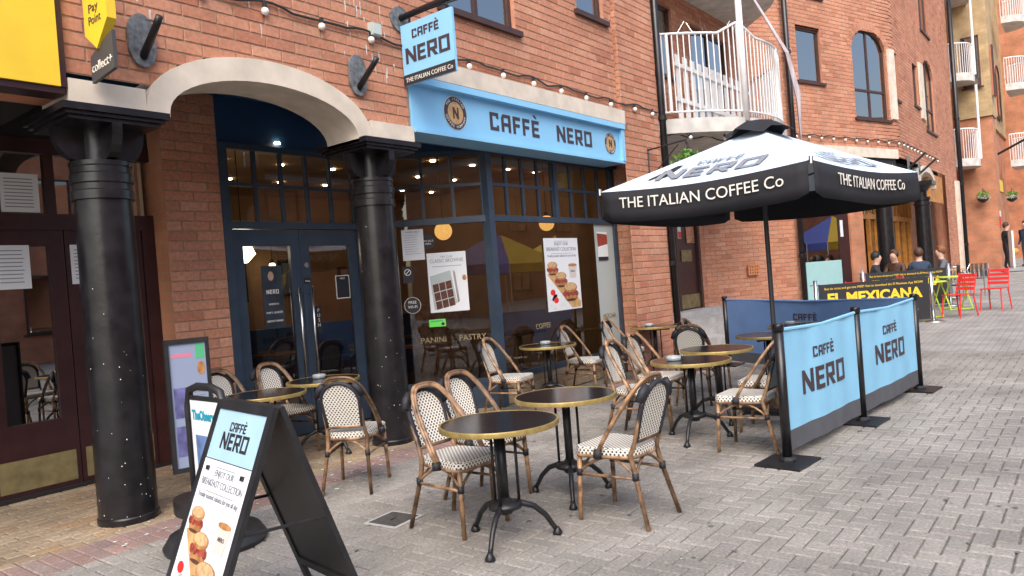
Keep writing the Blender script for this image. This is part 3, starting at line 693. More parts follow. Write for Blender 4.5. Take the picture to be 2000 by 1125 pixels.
# ---- posters
def poster(mp,u,z,w_,h_,lab,m=M_paper,off=.0,name='poster',cat='poster'):
    P=mp(u,z,.004+off); X_=(mp(u+1,z,0)-mp(u,z,0)).normalized()
    e=empty(name,(0,0,0),0,lab,cat); e.matrix_basis=frame_m(P,X_,(0,0,1)); MB().box(0,w_,0,h_,0,.002).build('sheet',m,e); return e
I=Matrix.Identity(4)
def T(x,y,z=.0026): return Matrix.Translation((x,y,z))
def ell(parent,x,y,a,b,m,nm,z=.003,rot=0,n=18):
    mb=MB(); M_=Matrix.Translation((x,y,z))@Matrix.Rotation(rot,4,'Z'); mb.prism([(a*math.cos(6.283*i/n),b*math.sin(6.283*i/n)) for i in range(n)],0,.0006,M_); return mb.build(nm,m,parent)
def poly(parent,pts,m,nm,z=.0026): return MB().prism(pts,z,z+.0005).build(nm,m,parent)
def breakfast(e,w_,h_,top=1.0):
    """printed breakfast picture and words on a sheet w_ x h_; words start at height top*h_"""
    text(e,'ENJOY OUR',T(w_*.5,h_*(top-.10)),w_*.055,M_inkg); text(e,'BREAKFAST COLLECTION',T(w_*.5,h_*(top-.175)),w_*.062,M_inkg,width=w_*.86)
    poly(e,[(w_*.3,h_*(top-.045)),(w_*.7,h_*(top-.045)),(w_*.7,h_*(top-.040)),(w_*.3,h_*(top-.040))],M_inkg,'rule'); poly(e,[(w_*.2,h_*(top-.215)),(w_*.8,h_*(top-.215)),(w_*.8,h_*(top-.21)),(w_*.2,h_*(top-.21))],M_inkg,'rule')
    text(e,'Freshly toasted ciabatta for you all day',T(w_*.5,h_*(top-.26)),w_*.045,M_inkg,width=w_*.84)
    s=top
    poly(e,[(w_*.04,h_*.50*s),(w_*.24,h_*.56*s),(w_*.98,h_*.10*s),(w_*.96,h_*.02*s),(w_*.70,h_*.02*s)],M_board,'cutting_board')
    for i,(x,y,r) in enumerate(((.20,.58,.15),(.42,.42,.17),(.68,.24,.21))):
        r*=w_; x*=w_; y*=h_*s; zz=.0032+.0014*i
        ell(e,x+.01*w_,y-r*.42,r*.92,r*.30,M_bun,'bun',zz)
        for q in range(7): ell(e,x+r*(-.85+.28*q),y-r*.12+r*.10*(q%2),r*.28,r*.22,M_bacon,'bacon',zz+.0004+.0001*q,.5*(q%3-1),10)
        ell(e,x,y+r*.38,r*.95,r*.40,M_bun,'bun',zz+.0012); ell(e,x-.04*r,y+r*.45,r*.84,r*.30,M_buntop,'bun_shading',zz+.0013); ell(e,x,y-r*.62,r*.7,r*.10,M_choc,'bun_shading',zz+.0001)  # pale upper ellipse paints the bun's highlight, dark lower one its shade
    poly(e,[(w_*.66,h_*.62*s),(w_*.92,h_*.62*s),(w_*.88,h_*.44*s),(w_*.70,h_*.44*s)],M_cup,'cup',.0034); ell(e,w_*.79,h_*.62*s,w_*.13,h_*.022*s,M_bun,'coffee',.0042)
    text(e,'NERO',T(w_*.79,h_*.52*s,.0041),w_*.035,M_ink)
    for (x,y) in ((.16,.24),(.24,.13)):
        ell(e,w_*x,h_*y*s,w_*.12,w_*.12,M_white,'bowl',.0034); ell(e,w_*x,h_*y*s+w_*.02,w_*.07,w_*.05,M_red,'sauce',.0042)
    pts=MB()
    for i in range(26):
        x=random.uniform(.05,.95)*w_; y=random.uniform(.02,.10)*h_*s; pts.prism([(x-.004,y-.004),(x+.004,y-.004),(x+.004,y+.004),(x-.004,y+.004)],.0027,.003)
    pts.build('crumbs',M_choc,e)
e=poster(ma,.49,1.85,.26,.37,'white printed notice headed please help taped to the angled window')
text(e,'PLEASE HELP',T(.13,.33),.022,M_inkg)
for i in range(9): poly(e,[(.03,.30-.028*i),(.03+random.uniform(.12,.2),.30-.028*i),(.20,.304-.028*i),(.03,.304-.028*i)],M_inkg,'text_line')
e=poster(ma,.77,1.2,.47,.72,'white classic brownie poster with tray of dark brownies on angled window')
text(e,'TRY OUR',T(.235,.655),.025,M_inkg); text(e,'CLASSIC BROWNIE',T(.235,.60),.045,M_inkg,width=.40); poly(e,[(.06,.55),(.41,.55),(.41,.556),(.06,.556)],M_inkg,'rule')
poly(e,[(.02,.44),(.27,.50),(.33,.10),(.05,.03)],M_frost,'tray')
for i in range(3):
    for jj in range(3):
        x=.045+.078*i+.012*jj; y=.335-.105*jj+.015*i; poly(e,[(x,y),(x+.07,y+.016),(x+.08,y-.078),(x+.01,y-.094)],M_choc,'brownie',.0034)
poly(e,[(.30,.50),(.325,.48),(.36,.12),(.335,.10)],M_steel,'knife',.0042); ell(e,.43,.40,.04,.05,M_white,'cup',.003); ell(e,.435,.40,.025,.035,M_bun,'coffee',.0042)
e=poster(mf,8.04,1.06,.82,.99,'tall white breakfast collection poster with filled rolls on the front window'); breakfast(e,.82,.99)
e=poster(mf,9.40,1.72,.28,.42,'small poster with roll photo on the frosted end panel'); poly(e,[(.0,.20),(.28,.24),(.28,.38),(.0,.40)],M_bacon,'photo'); poly(e,[(0,.0),(.28,.0),(.28,.05),(0,.05)],M_ink,'strip')
e=poster(ma,.47,1.58,.12,.20,'small black no smoking style notice on angled window',M_ink); ell(e,.06,.13,.04,.04,M_white,'ring'); ell(e,.06,.13,.032,.032,M_ink,'ring_inner',.0038); poly(e,[(.03,.105),(.036,.10),(.09,.155),(.084,.16)],M_white,'bar',.0046)
e=empty('sticker',(0,0,0),0,'round black free wifi sticker low on the angled window','sticker'); e.matrix_basis=frame_m(ma(.56,1.31,.004),(1,-1,0),(0,0,1)); ell(e,0,0,.10,.10,M_cream,'rim',0); ell(e,0,0,.095,.095,M_ink,'disc',.001); text(e,'FREE',T(0,.02),.035,M_cream); text(e,'WI-FI',T(0,-.035),.035,M_cream)
e=empty('sticker',(0,0,0),0,'round black on sale here sticker beside the globe lamp','sticker'); e.matrix_basis=frame_m(ma(.80,2.06,.004),(1,-1,0),(0,0,1)); ell(e,0,0,.085,.085,M_ink,'disc',0); text(e,'ON SALE',T(0,.0),.024,M_cream); text(e,'HERE',T(0,-.035),.024,M_cream)
e=poster(ma,.74,1.03,.2,.09,'bright green food hygiene rating sticker on angled window',mat('lime_sticker',(.15,.75,.10),.5)); ell(e,.165,.03,.02,.02,M_ink,'score_disc'); poly(e,[(.02,.06),(.17,.06),(.17,.075),(.02,.075)],M_green,'score_strip')
e=poster(md,4.49,1.20,.25,.67,'dark staff recruitment poster on the door leaf beside the brick pier',mat('poster_navy',(.03,.04,.055),.5,var=.5,scale=5),-.02); block(e,'NERO',T(.12,.37),.045,M_cream,wscale=.9,th=.0005)
ell(e,.11,.56,.035,.05,M_skin,'face'); 
for i,s in enumerate(('BARISTA','SHIFT LEADER','ASSISTANT MANAGER')): text(e,s,T(.125,.25-.09*i),.022,M_cream,width=.2 if i else .12)
e=poster(md,5.45,1.46,.2,.27,'small framed black menu card on the glazed door with push plate',M_cream,-.02); poly(e,[(.01,.01),(.19,.01),(.19,.26),(.01,.26)],M_ink,'card'); text(e,'NERO',T(.1,.225,.0034),.02,M_cream)
# ---- left shop: maroon front
ms=empty('maroon_shopfront',(0,0,0),0,'dark maroon timber shopfront with paper notices and brass kick plates','shopfront')
mm=straight((0,7.15),(1,0))
def mrail(u0,u1,z0,z1,o0=-.05,o1=.03,nm='rail',m=M_maroon):
    mb=MB(); pbox(mb,mm,u0,u1,z0,z1,o0,o1); return mb.build(nm,m,ms)
mrail(-2,3.50,2.26,2.40); mrail(-2,3.5,2.92,3.05); mrail(3.38,3.5,0,2.26,nm='post'); mrail(2.98,3.08,2.40,2.92,-.05,.02,'post'); mrail(2.58,2.66,2.40,2.92,-.05,.02,'post')
pquad(mm,-2,3.4,2.40,2.92,-.01).build('pane',M_glassw,ms); mrail(-2,3.5,3.05,3.7,-.05,.02,'panel',M_dark)
mrail(1.0,3.5,0,.03,-.05,.06,'threshold',M_dark)
for a,b in ((1.35,2.03),(2.03,2.70),(2.70,3.38)):
    d=empty('door',(a,7.15,0),0,parent=ms); w_=b-a; mb=MB(); loc=lambda u,z,o: Vector((u,-o,z))
    for r_ in ((.004,.13,.03,2.26),(w_-.13,w_-.004,.03,2.26),(.13,w_-.13,.03,.62),(.13,w_-.13,2.12,2.26)): pbox(mb,loc,*r_,-.045,.01)
    mb.build('leaf',M_maroon,d)
    MB().add([loc(.13,.62,-.02),loc(w_-.13,.62,-.02),loc(w_-.13,2.12,-.02),loc(.13,2.12,-.02)],[(0,1,2,3)]).build('pane',M_glassw,d)
    mb=MB(); pbox(mb,loc,.04,w_-.04,.07,.33,.011,.016); mb.build('kick_plate',M_brass,d)
MB().box(-2,3.5,7.6,7.65,0,3.6).build('back',M_dark,ms)
for (u,z,w_,h_,l) in ((2.24,2.41,.29,.33,'large white printed notice in the maroon transom'),(2.82,2.42,.2,.3,'white notice beside the black column in the maroon transom'),(2.16,1.76,.26,.37,'white printed notice on the maroon door below the large transom notice'),(2.74,1.78,.26,.35,'white printed notice on the maroon door beside the column')):
    e=poster(mm,u,z,w_,h_,l,off=.012)
    for i in range(9): poly(e,[(.03,h_-.05-i*h_*.09),(w_-random.uniform(.03,.07),h_-.05-i*h_*.09),(w_-.05,h_-.042-i*h_*.09),(.03,h_-.042-i*h_*.09)],M_inkg,'text_line')
ys=empty('shop_sign',(0,0,0),0,'plain bright yellow box sign above the maroon shopfront','sign')
MB().box(-1.5,2.08,YW-.06,YW+.1,3.03,3.80).build('panel',M_yellow,ys); MB().box(-1.5,2.11,YW-.04,YW+.14,2.985,3.028).build('frame',M_maroon,ys); MB().box(2.082,2.12,YW-.05,YW+.14,3.03,3.82).build('frame',M_maroon,ys)
MB().box(-1.5,2.12,YW-.05,YW+.14,3.80,3.84).build('frame',M_maroon,ys); MB().lathe([(.008,0),(.008,.004)],8).build('screw',M_grime,ys,mw=Matrix.Translation((2.0,YW-.06,3.70))@Matrix.Rotation(R(90),4,'X'))
MB().box(-1.5,2.13,YW-.06,YW+.3,3.86,3.98).build('cornice',M_stone,cafe); MB().box(-1.5,2.13,YW+.15,YW+.4,3.0,6.6).build('left_wall',M_brickfar,cafe)
# projecting signs
pp=empty('projecting_sign',(2.28,5.18,3.27),0,'yellow arrow shaped pay point sign projecting from the brick wall','sign')
Mx=frame_m((0,0,0),(0,-1,0),(0,0,1))
MB().prism([(-.14,.12),(0.02,0),(.20,.16),(.20,.62),(-.14,.62)],-.03,.03,Mx).build('panel',M_yellow,pp)
F=frame_m((-.0315,0,0),(0,-1,0),(0,0,1)); G=F@Matrix.Rotation(math.pi,4,'Y')
F=frame_m((-.0315,.0,0),(0,-1,0),(0,0,1))
block(pp,'F',T(0,0,0) and frame_m((-.031,-.02,.36),(0,-1,0),(0,0,1)),.16,M_letter,wscale=.7); 
text(pp,'Pay',frame_m((-.0315,-.01,.25),(0,-1,0),(0,0,1)),.06,M_letter,width=.14); text(pp,'Point',frame_m((-.0315,-.02,.17),(0,-1,0),(0,0,1)),.06,M_letter,width=.18)
MB().box(-.02,.02,.0,.03,.3,.4).build('bracket',M_blackpl,pp)
cl=empty('projecting_sign',(2.28,5.19,3.05),0,'small dark grey collect sign hanging under the yellow arrow','sign'); MB().prism([(-.12,.02),(.22,.05),(.22,.30),(-.12,.20)],-.012,.012,Mx).build('panel',mat('sign_grey',(.06,.06,.065),.5),cl); text(cl,'collect+',frame_m((-.0135,-.05,.09),(0,-1,.03),(0,0,1)),.065,M_cream,width=.30)
for x,z,lb in ((2.66,3.46,'grey cast iron wall bracket above the first column'),(4.68,3.55,'grey cast iron wall bracket above the second column')):
    e=empty('wall_bracket',(x,YW-.012,z),0,lb,'bracket'); mb=MB(); P=[]
    for i in range(28):
        a=2*math.pi*i/28; rr=.10+.035*abs(math.sin(a)); P.append((rr*math.cos(a)*.95,rr*math.sin(a)*1.45))
    mb.prism(P,0,.03,frame_m((0,0,0),(1,0,0),(0,0,1))); mb.build('plate',M_grime,e)
    MB().tube([(0,-.02,-.12),(0.0,-.26,.06),(0,-.30,.10)],[.03,.026,.026],10).build('arm',M_iron,e,True); MB().tube([(-.07,-.24,.08),(.07,-.24,.08)],.008,6).build('bolt',M_grime,e)
hs=empty('hanging_sign',(5.3,YW,0),0,'square light blue hanging cafe sign on a black bracket','sign')
MB().box(-.015,.015,-.73,-.03,3.54,4.145).build('board',M_blue,hs); 
F1=lambda y,z:frame_m((-.0155,y,z),(0,-1,0),(0,0,1))
MB().box(-.019,-.0155,-.73,-.03,3.54,3.645).build('band',M_ink,hs)
block(hs,'CAFFÈ',F1(-.37,3.985),.085,M_letter,gap=.14,wscale=1.1); block(hs,'NERO',F1(-.38,3.75),.155,M_letter,gap=.12,wscale=1.12)
text(hs,'THE ITALIAN COFFEE Co',frame_m((-.0195,-.38,3.57),(0,-1,0),(0,0,1)),.045,M_cream,width=.64)
MB().tube([(0,0,4.23),(0,-1.15,4.25)],.032,10).tube([(0,-.02,4.23),(0,-.9,4.19)],.01,6).tube([(0,-.15,4.14),(0,-.15,4.24)],.012,6).tube([(0,-.66,4.14),(0,-.66,4.24)],.012,6).build('arm',M_iron,hs,True)
MB().tube([(0,-.03,4.22),(0,0,4.22)],.13,20).build('wall_plate',M_grime,hs)
# lime streaks on the brick
ls=MB()
for i in range(46):
    x=random.choice((2.7,2.75,4.66,4.7,4.95,4.6,5.1,3.6))+random.gauss(0,.07); z=random.uniform(3.22,4.3); l_=random.uniform(.03,.14); w_=random.uniform(.003,.009); y=YW-.0078
    if ext(z-l_,z-l_+.01): continue
    ls.add([(x-w_*.5,y,z-l_),(x+w_*.4,y,z-l_*.97),(x+w_,y,z),(x-w_,y,z)],[(0,1,2,3)])
tag(ls.build('lime_streaks',mat('lime_white',(.62,.60,.56),.9,var=.2,scale=30),cafe),kind='stuff')
# junction box
jb=empty('junction_box',(4.93,YW-.03,4.03),0,'small grey electrical junction box on the brick above the arch','box'); MB().box(-.06,.06,-.04,.025,-.06,.06).build('body',mat('box_grey',(.45,.5,.47),.6),jb); MB().box(-.05,.05,-.05,-.041,-.05,.05).build('lid',mat('box_lid',(.5,.55,.52),.6),jb)
def bead_string(pts,blist,name,lab):
    e=empty(name,(0,0,0),0,lab,'string lights')
    MB().tube(pts,.012,6).build('cable',M_blackpl,e)
    proto=None
    for p in blist:
        if proto is None:
            proto=MB().ball((0,0,0),.034,12,8).build('bulb',M_bulb,e,True); b=proto
            hold=MB().lathe([(.016,.03),(.02,.075)],8).build('holder',M_blackpl,b); hs_=hold
        else:
            b=bpy.data.objects.new('bulb',proto.data); COL.objects.link(b); b.parent=e
            h2=bpy.data.objects.new('holder',hold.data); COL.objects.link(h2); h2.parent=b
        b.location=p
bx=[2.6,3.15,3.72,4.3,4.88,5.75,6.3,6.9,7.5,8.1,8.7,9.35,9.95,10.5]
pts=[]
for i in range(86):
    x=2.2+i*.1; f=min((abs(x-b) for b in bx)); pts.append((x,YW-(.03 if x<9.55 else .09),3.995-.03*min(1,f/.28)**2+.02*math.sin(x*7)))
bead_string(pts,[(b,YW-(.035 if b<9.55 else .095),3.925) for b in bx],'string_lights','festoon cable of white bulbs pinned along the brick above the blue sign')
# downpipe one
def pipe(x,y,z0,z1,lab,r=.05):
    e=empty('downpipe',(x,y,0),0,lab,'downpipe'); MB().tube([(0,0,z0),(0,0,z1)],r,12).build('pipe',M_black,e,True)
    for z in (1.6,3.9,6.4):
        if z0<z<z1: MB().lathe([(r+.003,z-.04),(r+.02,z-.035),(r+.02,z+.035),(r+.003,z+.04)],14).box(-.06,.06,.02,.06,z-.03,z+.03).build('collar',M_black,e)
pipe(10.82,5.30,0,9,'black downpipe at the corner of the cafe beside the balcony',.055)
# ================= ENTRANCE RECESS =================
rc=empty('entrance_building',(0,0,0),0,'recessed brick entrance bay with brown doors under white railed balconies','building')
rw=straight((10.7,7.0),(1,0)); brick_wall(rc,rw,0,5.2,0,3.75,rects((2.9,5.0,.5,2.9)))
ra=straight((15.9,7.0),(2.1,-1.35)); brick_wall(rc,ra,0,2.497,0,9,rects((-1,-1,0,0)))
brick_wall(rc,straight((10.76,7.0),(0,-1)),0,1.6,0,9,lambda a,b:[])
ru=straight((10.75,5.95),(1,0)); brick_wall(rc,ru,.1,5.9,3.985,9,rects((1.25,2.05,5.0,6.3),(2.85,4.65,4.1,6.2)))
MB().box(10.85,16.6,6.7,6.95,4.0,9).build('upper_core',M_dark,rc)
window(rc,ru,1.25,2.05,5.0,6.3); window(rc,ru,2.85,4.65,4.1,6.2,mull=(3.75,))
dd=empty('entrance_door',(13.6,7.0,.6),0,parent=rc)
MB().box(0,2.1,.06,.10,0,2.3).build('leaf',M_maroon,dd); MB().box(.95,1.05,.03,.058,0,2.3).build('stile',M_brownfr,dd); MB().box(0,.1,.0,.058,0,2.3).build('frame',M_brownfr,dd); MB().box(2.0,2.1,.0,.058,0,2.3).build('frame',M_brownfr,dd)
MB().box(.12,.93,.045,.055,.03,.33).build('kick_plate',M_brass,dd); MB().box(1.07,1.98,.045,.055,.03,.33).build('kick_plate',M_brass,dd); MB().box(1.2,1.7,.04,.05,1.05,1.3).build('letter_plate',M_brass,dd)
MB().box(1.1,1.25,.04,.05,1.55,1.9).build('notice',M_paper,dd); MB().box(1.11,1.24,.036,.039,1.56,1.7).build('notice_band',M_red,dd)
MB().box(1.5,1.9,.04,.05,1.45,2.15).build('pane',M_glassw,dd)
sp_=empty('steps',(0,0,0),0,'broad pale grey stone steps up to the brown entrance doors','steps')
for i in range(4): MB().box(11.0+.05*i,17.2-.3*i,5.75+.33*i,6.99,.15*i-.02 if i else -.02,.15*(i+1)).build('step',M_grey,sp_)
grl=empty('air_brick',(16.9,6.3,1.35),math.atan2(-1.35,2.1),'small terracotta air brick grille in the entrance side wall','vent'); 
vb=MB()
for i in range(5): vb.box(-.15+.066*i,-.115+.066*i,-.05,-.005,-.12,.12)
for i in range(4): vb.box(-.15,.15,-.045,-.008,-.12+.07*i,-.09+.07*i)
vb.build('grille',mat('terracotta',(.55,.22,.10),.8),grl)
# balcony
def catmull(P,n=10):
    out=[]; P=[P[0]]+P+[P[-1]]
    for i in range(1,len(P)-2):
        for t in range(n):
            t/=n; a,b,c,d=[Vector(p) for p in P[i-1:i+3]]
            out.append(.5*((2*b)+(-a+c)*t+(2*a-5*b+4*c-d)*t*t+(-a+3*b-3*c+d)*t**3))
    out.append(Vector(P[-2])); return out
BP=catmull([(10.95,6.3),(11.35,5.45),(12.35,4.62),(13.7,4.38),(15.0,4.78),(16.1,5.75)],14)
def balcony(z,lab,post=True):
    e=empty('balcony',(0,0,z),0,lab,'balcony')
    MB().prism([(p.x,p.y) for p in BP]+[(16.2,6.95),(10.9,6.95)],-.24,0).build('slab',M_conc,e)
    def at(s):
        i=min(len(BP)-2,int(s*(len(BP)-1))); f=s*(len(BP)-1)-i; p=BP[i].lerp(BP[i+1],f); c=Vector((13.4,6.2)); return Vector((p.x,p.y))+(c-Vector((p.x,p.y))).normalized()*.06
    def toph(s): 
        k=abs(s-.42); return 1.42+.22*max(0,1-k/.07) if k<.07 else 1.42
    rl=MB(); rl.tube([(*at(i/80),toph(i/80)) for i in range(81)],.022,8).build('top_rail',M_white,e,True)
    MB().tube([(*at(i/60),.12) for i in range(61)],.016,8).build('bottom_rail',M_white,e,True)
    n=62
    for i in range(n+1):
        s=i/n; p=at(s); MB().tube([(p.x,p.y,.12),(p.x,p.y,toph(s))],.03 if i in (13,26,39,52) else .011,6).build('baluster',M_white,e)
    if post:
        p=at(.42); MB().tube([(p.x,p.y-.05,-.05),(p.x,p.y-.05,2.3)],.055,12).lathe([(.06,2.1),(.16,2.2),(.16,2.24)],16,(p.x,p.y-.05,0)).build('post',M_white,e,True)
        # pigeon spikes
        sk=MB()
        for i in range(46):
            q=at(i/46*.45); a=random.uniform(-.1,.1); sk.tube([(q.x,q.y,1.44),(q.x+a,q.y+random.uniform(-.1,.1),1.62)],.003,3)
        tag(sk.build('bird_spikes',M_steel,e),kind='stuff')
        # inner screen
        for k2 in range(11):
            u=11.9+k2*.3; MB().box(u,u+.16,5.50,5.52,.1,1.2).build('screen_slat',M_white,e)
        MB().box(11.8,15.2,5.47,5.498,.98,1.05).build('screen_rail',M_white,e); MB().box(11.8,15.2,5.47,5.498,.38,.45).build('screen_rail',M_white,e)
    return e
balcony(3.98,'curved white railed balcony with concrete slab above the entrance steps'); balcony(6.85,'upper curved balcony slab over the white railed one',False)
# cloth over the railing
fl=MB(); A=[Vector((12.55,4.42,6.1)),Vector((13.6,4.2,5.2)),Vector((14.4,4.30,4.5)),Vector((14.6,4.34,3.85))]
A2=[Vector((12.6,4.40,6.1)),Vector((13.8,4.2,5.25)),Vector((14.8,4.34,4.7)),Vector((15.0,4.45,3.75))]
n=4
for o in (0,.012): fl.v+= [tuple(p+Vector((0,-o,0))) for p in A]+[tuple(p+Vector((0,-o,0))) for p in A2]
fl.f+=[(i,i+1,n+i+1,n+i) for i in range(3)]+[(2*n+n+i,2*n+n+i+1,2*n+i+1,2*n+i) for i in range(3)]
fl.build('banner_cloth',mat('faded_cloth',(.72,.62,.62),.8,var=.25,scale=3)); tag(bpy.data.objects['banner_cloth'],'long faded white and pink cloth hanging off the balcony railing','cloth')
bead_string([(11.0+i*.15,5.6-.9*math.sin(min(1,i/24)*1.5)*.9,3.72-.03*math.sin(i*1.3)) for i in range(30)],[(11.6,5.2,3.66),(12.3,4.9,3.66),(13.1,4.75,3.66),(14.0,4.75,3.66)],'string_lights','festoon cable of bulbs slung under the balcony slab')
# hanging basket with bracket near downpipe
def basket(x,y,z,lab,m1=M_leaf):
    e=empty('hanging_basket',(x,y,z),0,lab,'flower basket'); MB().lathe([(.05,-.16),(.16,-.08),(.2,0)],16).build('bowl',M_blackpl,e,True)
    random.seed(int(x*10)); 
    for m_,nm,cnt in ((m1,'foliage',150),(M_leafs,'silver_foliage',90)):
        mb=MB()
        for i in range(cnt):
            a=random.random()*6.283; r=random.uniform(.02,.25); zz=random.uniform(-.03,.30)*(1-r); c=Vector((r*math.cos(a),r*math.sin(a),zz if nm=='foliage' else zz*.4-.02)); d=Vector((random.gauss(0,1),random.gauss(0,1),random.gauss(.4,1))).normalized()*.07; s_=d.cross(Vector((random.random(),random.random(),.3))).normalized()*.018
            mb.add([c-s_,c+d*.5-s_*1.2,c+d,c+s_],[(0,1,2,3)])
        mb.build(nm,m_,e)
    MB().tube([(-.19,0,0),(0,0,.42),(.19,0,0)],.006,5).tube([(0,-.19,0),(0,0,.42)],.006,5).build('chain',M_blackpl,e)
    return e
basket(10.35,4.72,2.98,'hanging basket of bright and silver foliage beside the cafe downpipe')
e=empty('basket_bracket',(10.3,5.33,3.1),0,'black scrolled iron basket bracket on the brick pier','bracket'); MB().tube([(0,0,-.25),(0,0,.28)],.014,6).tube([(0,0,.25),(0.02,-.62,.30),(0.04,-.68,.36),(.04,-.62,.40)],.012,6).tube([(0,0,-.2),(0.02,-.5,.26)],.01,6).build('arm',M_iron,e)
random.seed(11)
pipe(18.0,5.50,0,11,'black downpipe where the curved brick wing begins beside the balcony',.065)
# ================= RIGHT WING =================
wg=empty('wing_building',(0,0,0),0,'long curved orange brick wing with arched windows and an arcade below','building')
S0=Vector((18,5.65,0)); D0=Vector((.951,-.309,0)); S1=S0+D0*4.9; N0=Vector((-.309,-.951,0)); N1=Vector((0,-1,0))
def wmap(u,z,out):
    t=min(1,max(0,(u-4.2)/1.4)); nn=N0.lerp(N1,t).normalized()
    if u<=4.9: p=S0+D0*u
    else: p=S1+Vector((u-4.9,0,0))
    return p+nn*out+Vector((0,0,z))
X2U=lambda X: X-S1.x+4.9
n0=X2U(25.4); 
wins=[(.62,1.58,5.82,7.14,0),(2.95,4.5,5.06,7.42,.5),(5.0,5.35,5.68,6.98,0),(X2U(25.35),X2U(26.1),5.9,7.2,0),(X2U(27.15),X2U(28.95),5.35,7.72,.5),(.7,1.7,7.95,9.5,0),(X2U(27.2),X2U(28.7),8.6,10.5,0)]
def wholes(a,b):
    z=(a+b)/2; c=[]
    for (p,q,r,s,arc) in wins:
        if r<z<s-arc: c.append((p,q))
        elif arc and s-arc<=z<s: 
            h=(q-p)/2*math.sqrt(max(0,1-((z-s+arc)/arc)**2)); c.append(((p+q)/2-h,(p+q)/2+h))
    if z<4.03: c+=[(.3,2.4),(3.0,X2U(30.2))]
    if z<4.28: c.append((.9,4.75))
    if 3.5<z: pass
    return c
brick_wall(wg,wmap,0,X2U(33),0,11.5,wholes)
for i,(p,q,r,s,arc) in enumerate(wins): window(wg,wmap,p,q,r,s,mull=((p+q)/2,) if q-p>1.2 else (),trans=(r+.75,) if arc else (),arch=arc)
def wbox(nm,m,u0,u1,z0,z1,o0,o1,par=None,seg=1):
    mb=MB()
    for i in range(seg): pbox(mb,wmap,u0+(u1-u0)*i/seg,u0+(u1-u0)*(i+1)/seg,z0,z1,o0,o1)
    return mb.build(nm,m,par or wg)
wbox('lintel',M_stone,.9,4.74,4.03,4.28,-.2,.05)
wbox('stone_column',M_stone,4.58,4.86,5.1,7.0,-.1,.06); wbox('stone_column',M_stone,X2U(26.3),X2U(26.9),5.6,7.35,-.1,.06)
wbox('soffit',M_dark,.3,X2U(30.2),4.0,4.03,-1.6,-.21,seg=8); wbox('backing',M_brickfar,.3,X2U(30.2),0,4.0,-1.75,-1.6,seg=8)
wbox('upper_core',M_dark,0,X2U(33),4.1,11.5,-1.8,-.62,seg=8)
# shop window with aqua panel
wbox('aqua_panel',M_aqua,.35,1.95,.1,1.42,-.14,-.08); wbox('shop_pane',M_glassw,.35,1.95,1.42,3.7,-.12,-.115); wbox('door_frame',M_maroon,1.95,2.4,.1,3.7,-.2,-.1); wbox('shop_head',M_dark,.3,2.4,3.7,4.0,-.2,-.05); wbox('shop_room',M_room,.3,2.4,1.42,3.7,-.9,-.88)
for zz in (2.0,2.6): wbox('notice',M_paper,2.02,2.14,zz,zz+.42,-.098,-.094)
wbox('brick_pier',M_brickfar,2.4,3.0,0,4.0,-.3,-.05)
# orange shopfront
of=empty('orange_shopfront',(0,0,0),0,'orange stained timber restaurant front recessed behind the far black columns','shopfront')
def ob(nm,m,u0,u1,z0,z1,o0,o1): return wbox(nm,m,u0,u1,z0,z1,o0,o1,of,3 if u1-u0>1 else 1)
ob('pane',M_glassw,3.0,X2U(30.2),.3,3.5,-1.25,-1.245)
ob('rail',M_orange,3.0,X2U(30.2),2.55,2.7,-1.24,-1.15); ob('rail',M_orange,3.0,X2U(30.2),.1,.5,-1.24,-1.15); ob('rail',M_orange,3.0,X2U(30.2),3.5,3.7,-1.24,-1.15)
u=3.0; 
while u<X2U(30.1):
    ob('post',M_orange,u,u+.14,.5,2.55,-1.24,-1.14); ob('glazing_bar',M_orange,u,u+.06,2.7,3.5,-1.23,-1.16); ob('glazing_bar',M_orange,u+.5,u+.56,2.7,3.5,-1.23,-1.16); u+=1.0
ob('poster',M_paper,3.25,3.7,1.3,2.3,-1.14,-1.135)
ob('menu_sign',M_orange,X2U(26.9),X2U(29.6),3.05,3.95,-.1,-.02)
sx=empty('restaurant_sign',(0,0,0),0,'black restaurant sign with yellow lettering under the far stone lintel','sign'); wbox('board',M_ink,2.45,4.7,3.50,4.02,-.2,-.02,sx)
text(sx,'EL MEXICANA',frame_m(wmap(3.75,3.62,-.015),D0,(0,0,1)),.28,M_yellow,width=1.7)
def wcol(x,y,z0,zt):
    c=empty('arcade_column',(x,y,0),0,parent=wg); auto_smooth(MB().lathe([(.21,z0),(.2,zt-.7),(.225,zt-.69),(.225,zt-.62),(.2,zt-.61),(.2,zt-.55),(.225,zt-.54),(.225,zt-.46),(.14,zt-.45),(.14,zt-.3),(.3,zt-.12)],20).build('shaft',M_black,c),35); MB().box(-.34,.34,-.34,.34,zt-.12,zt).build('abacus',M_black,c)
wcol(21.45,4.38,0,3.5); wcol(24.6,4.0,0,3.5)
# stone arch in far arcade
ar2=MB(); 
for i in range(16):
    vs=[]
    for tt in (i/16,(i+1)/16):
        a=math.pi*tt
        for rr,zz in ((1.25,.45),(1.45,.65)):
            for y in (4.05,4.5): vs.append((26.2-rr*math.cos(a),y,3.45+zz*math.sin(a)))
    ar2.add(vs,[(0,4,6,2),(1,3,7,5),(0,1,5,4),(2,6,7,3)])
ar2.build('stone_arch',M_stone,wg); MB().box(23.9,24.95,4.04,4.5,3.5,3.75).build('stone_band',M_stone,wg)
for x,z,lb in ((23.4,3.95,'grey iron flag bracket over the shop sign of the far wing'),(25.0,3.9,'grey iron flag bracket beside the far stone arch')):
    e=empty('wall_bracket',(x,4.08,z),0,lb,'bracket','brackets on the far wing'); MB().box(-.08,.08,-.03,.01,-.22,.22).build('plate',M_grime,e); MB().tube([(0,-.03,-.1),(.05,-.45,.25)],.03,8).build('arm',M_iron,e)
bu=[.3+.5*i for i in range(22)]
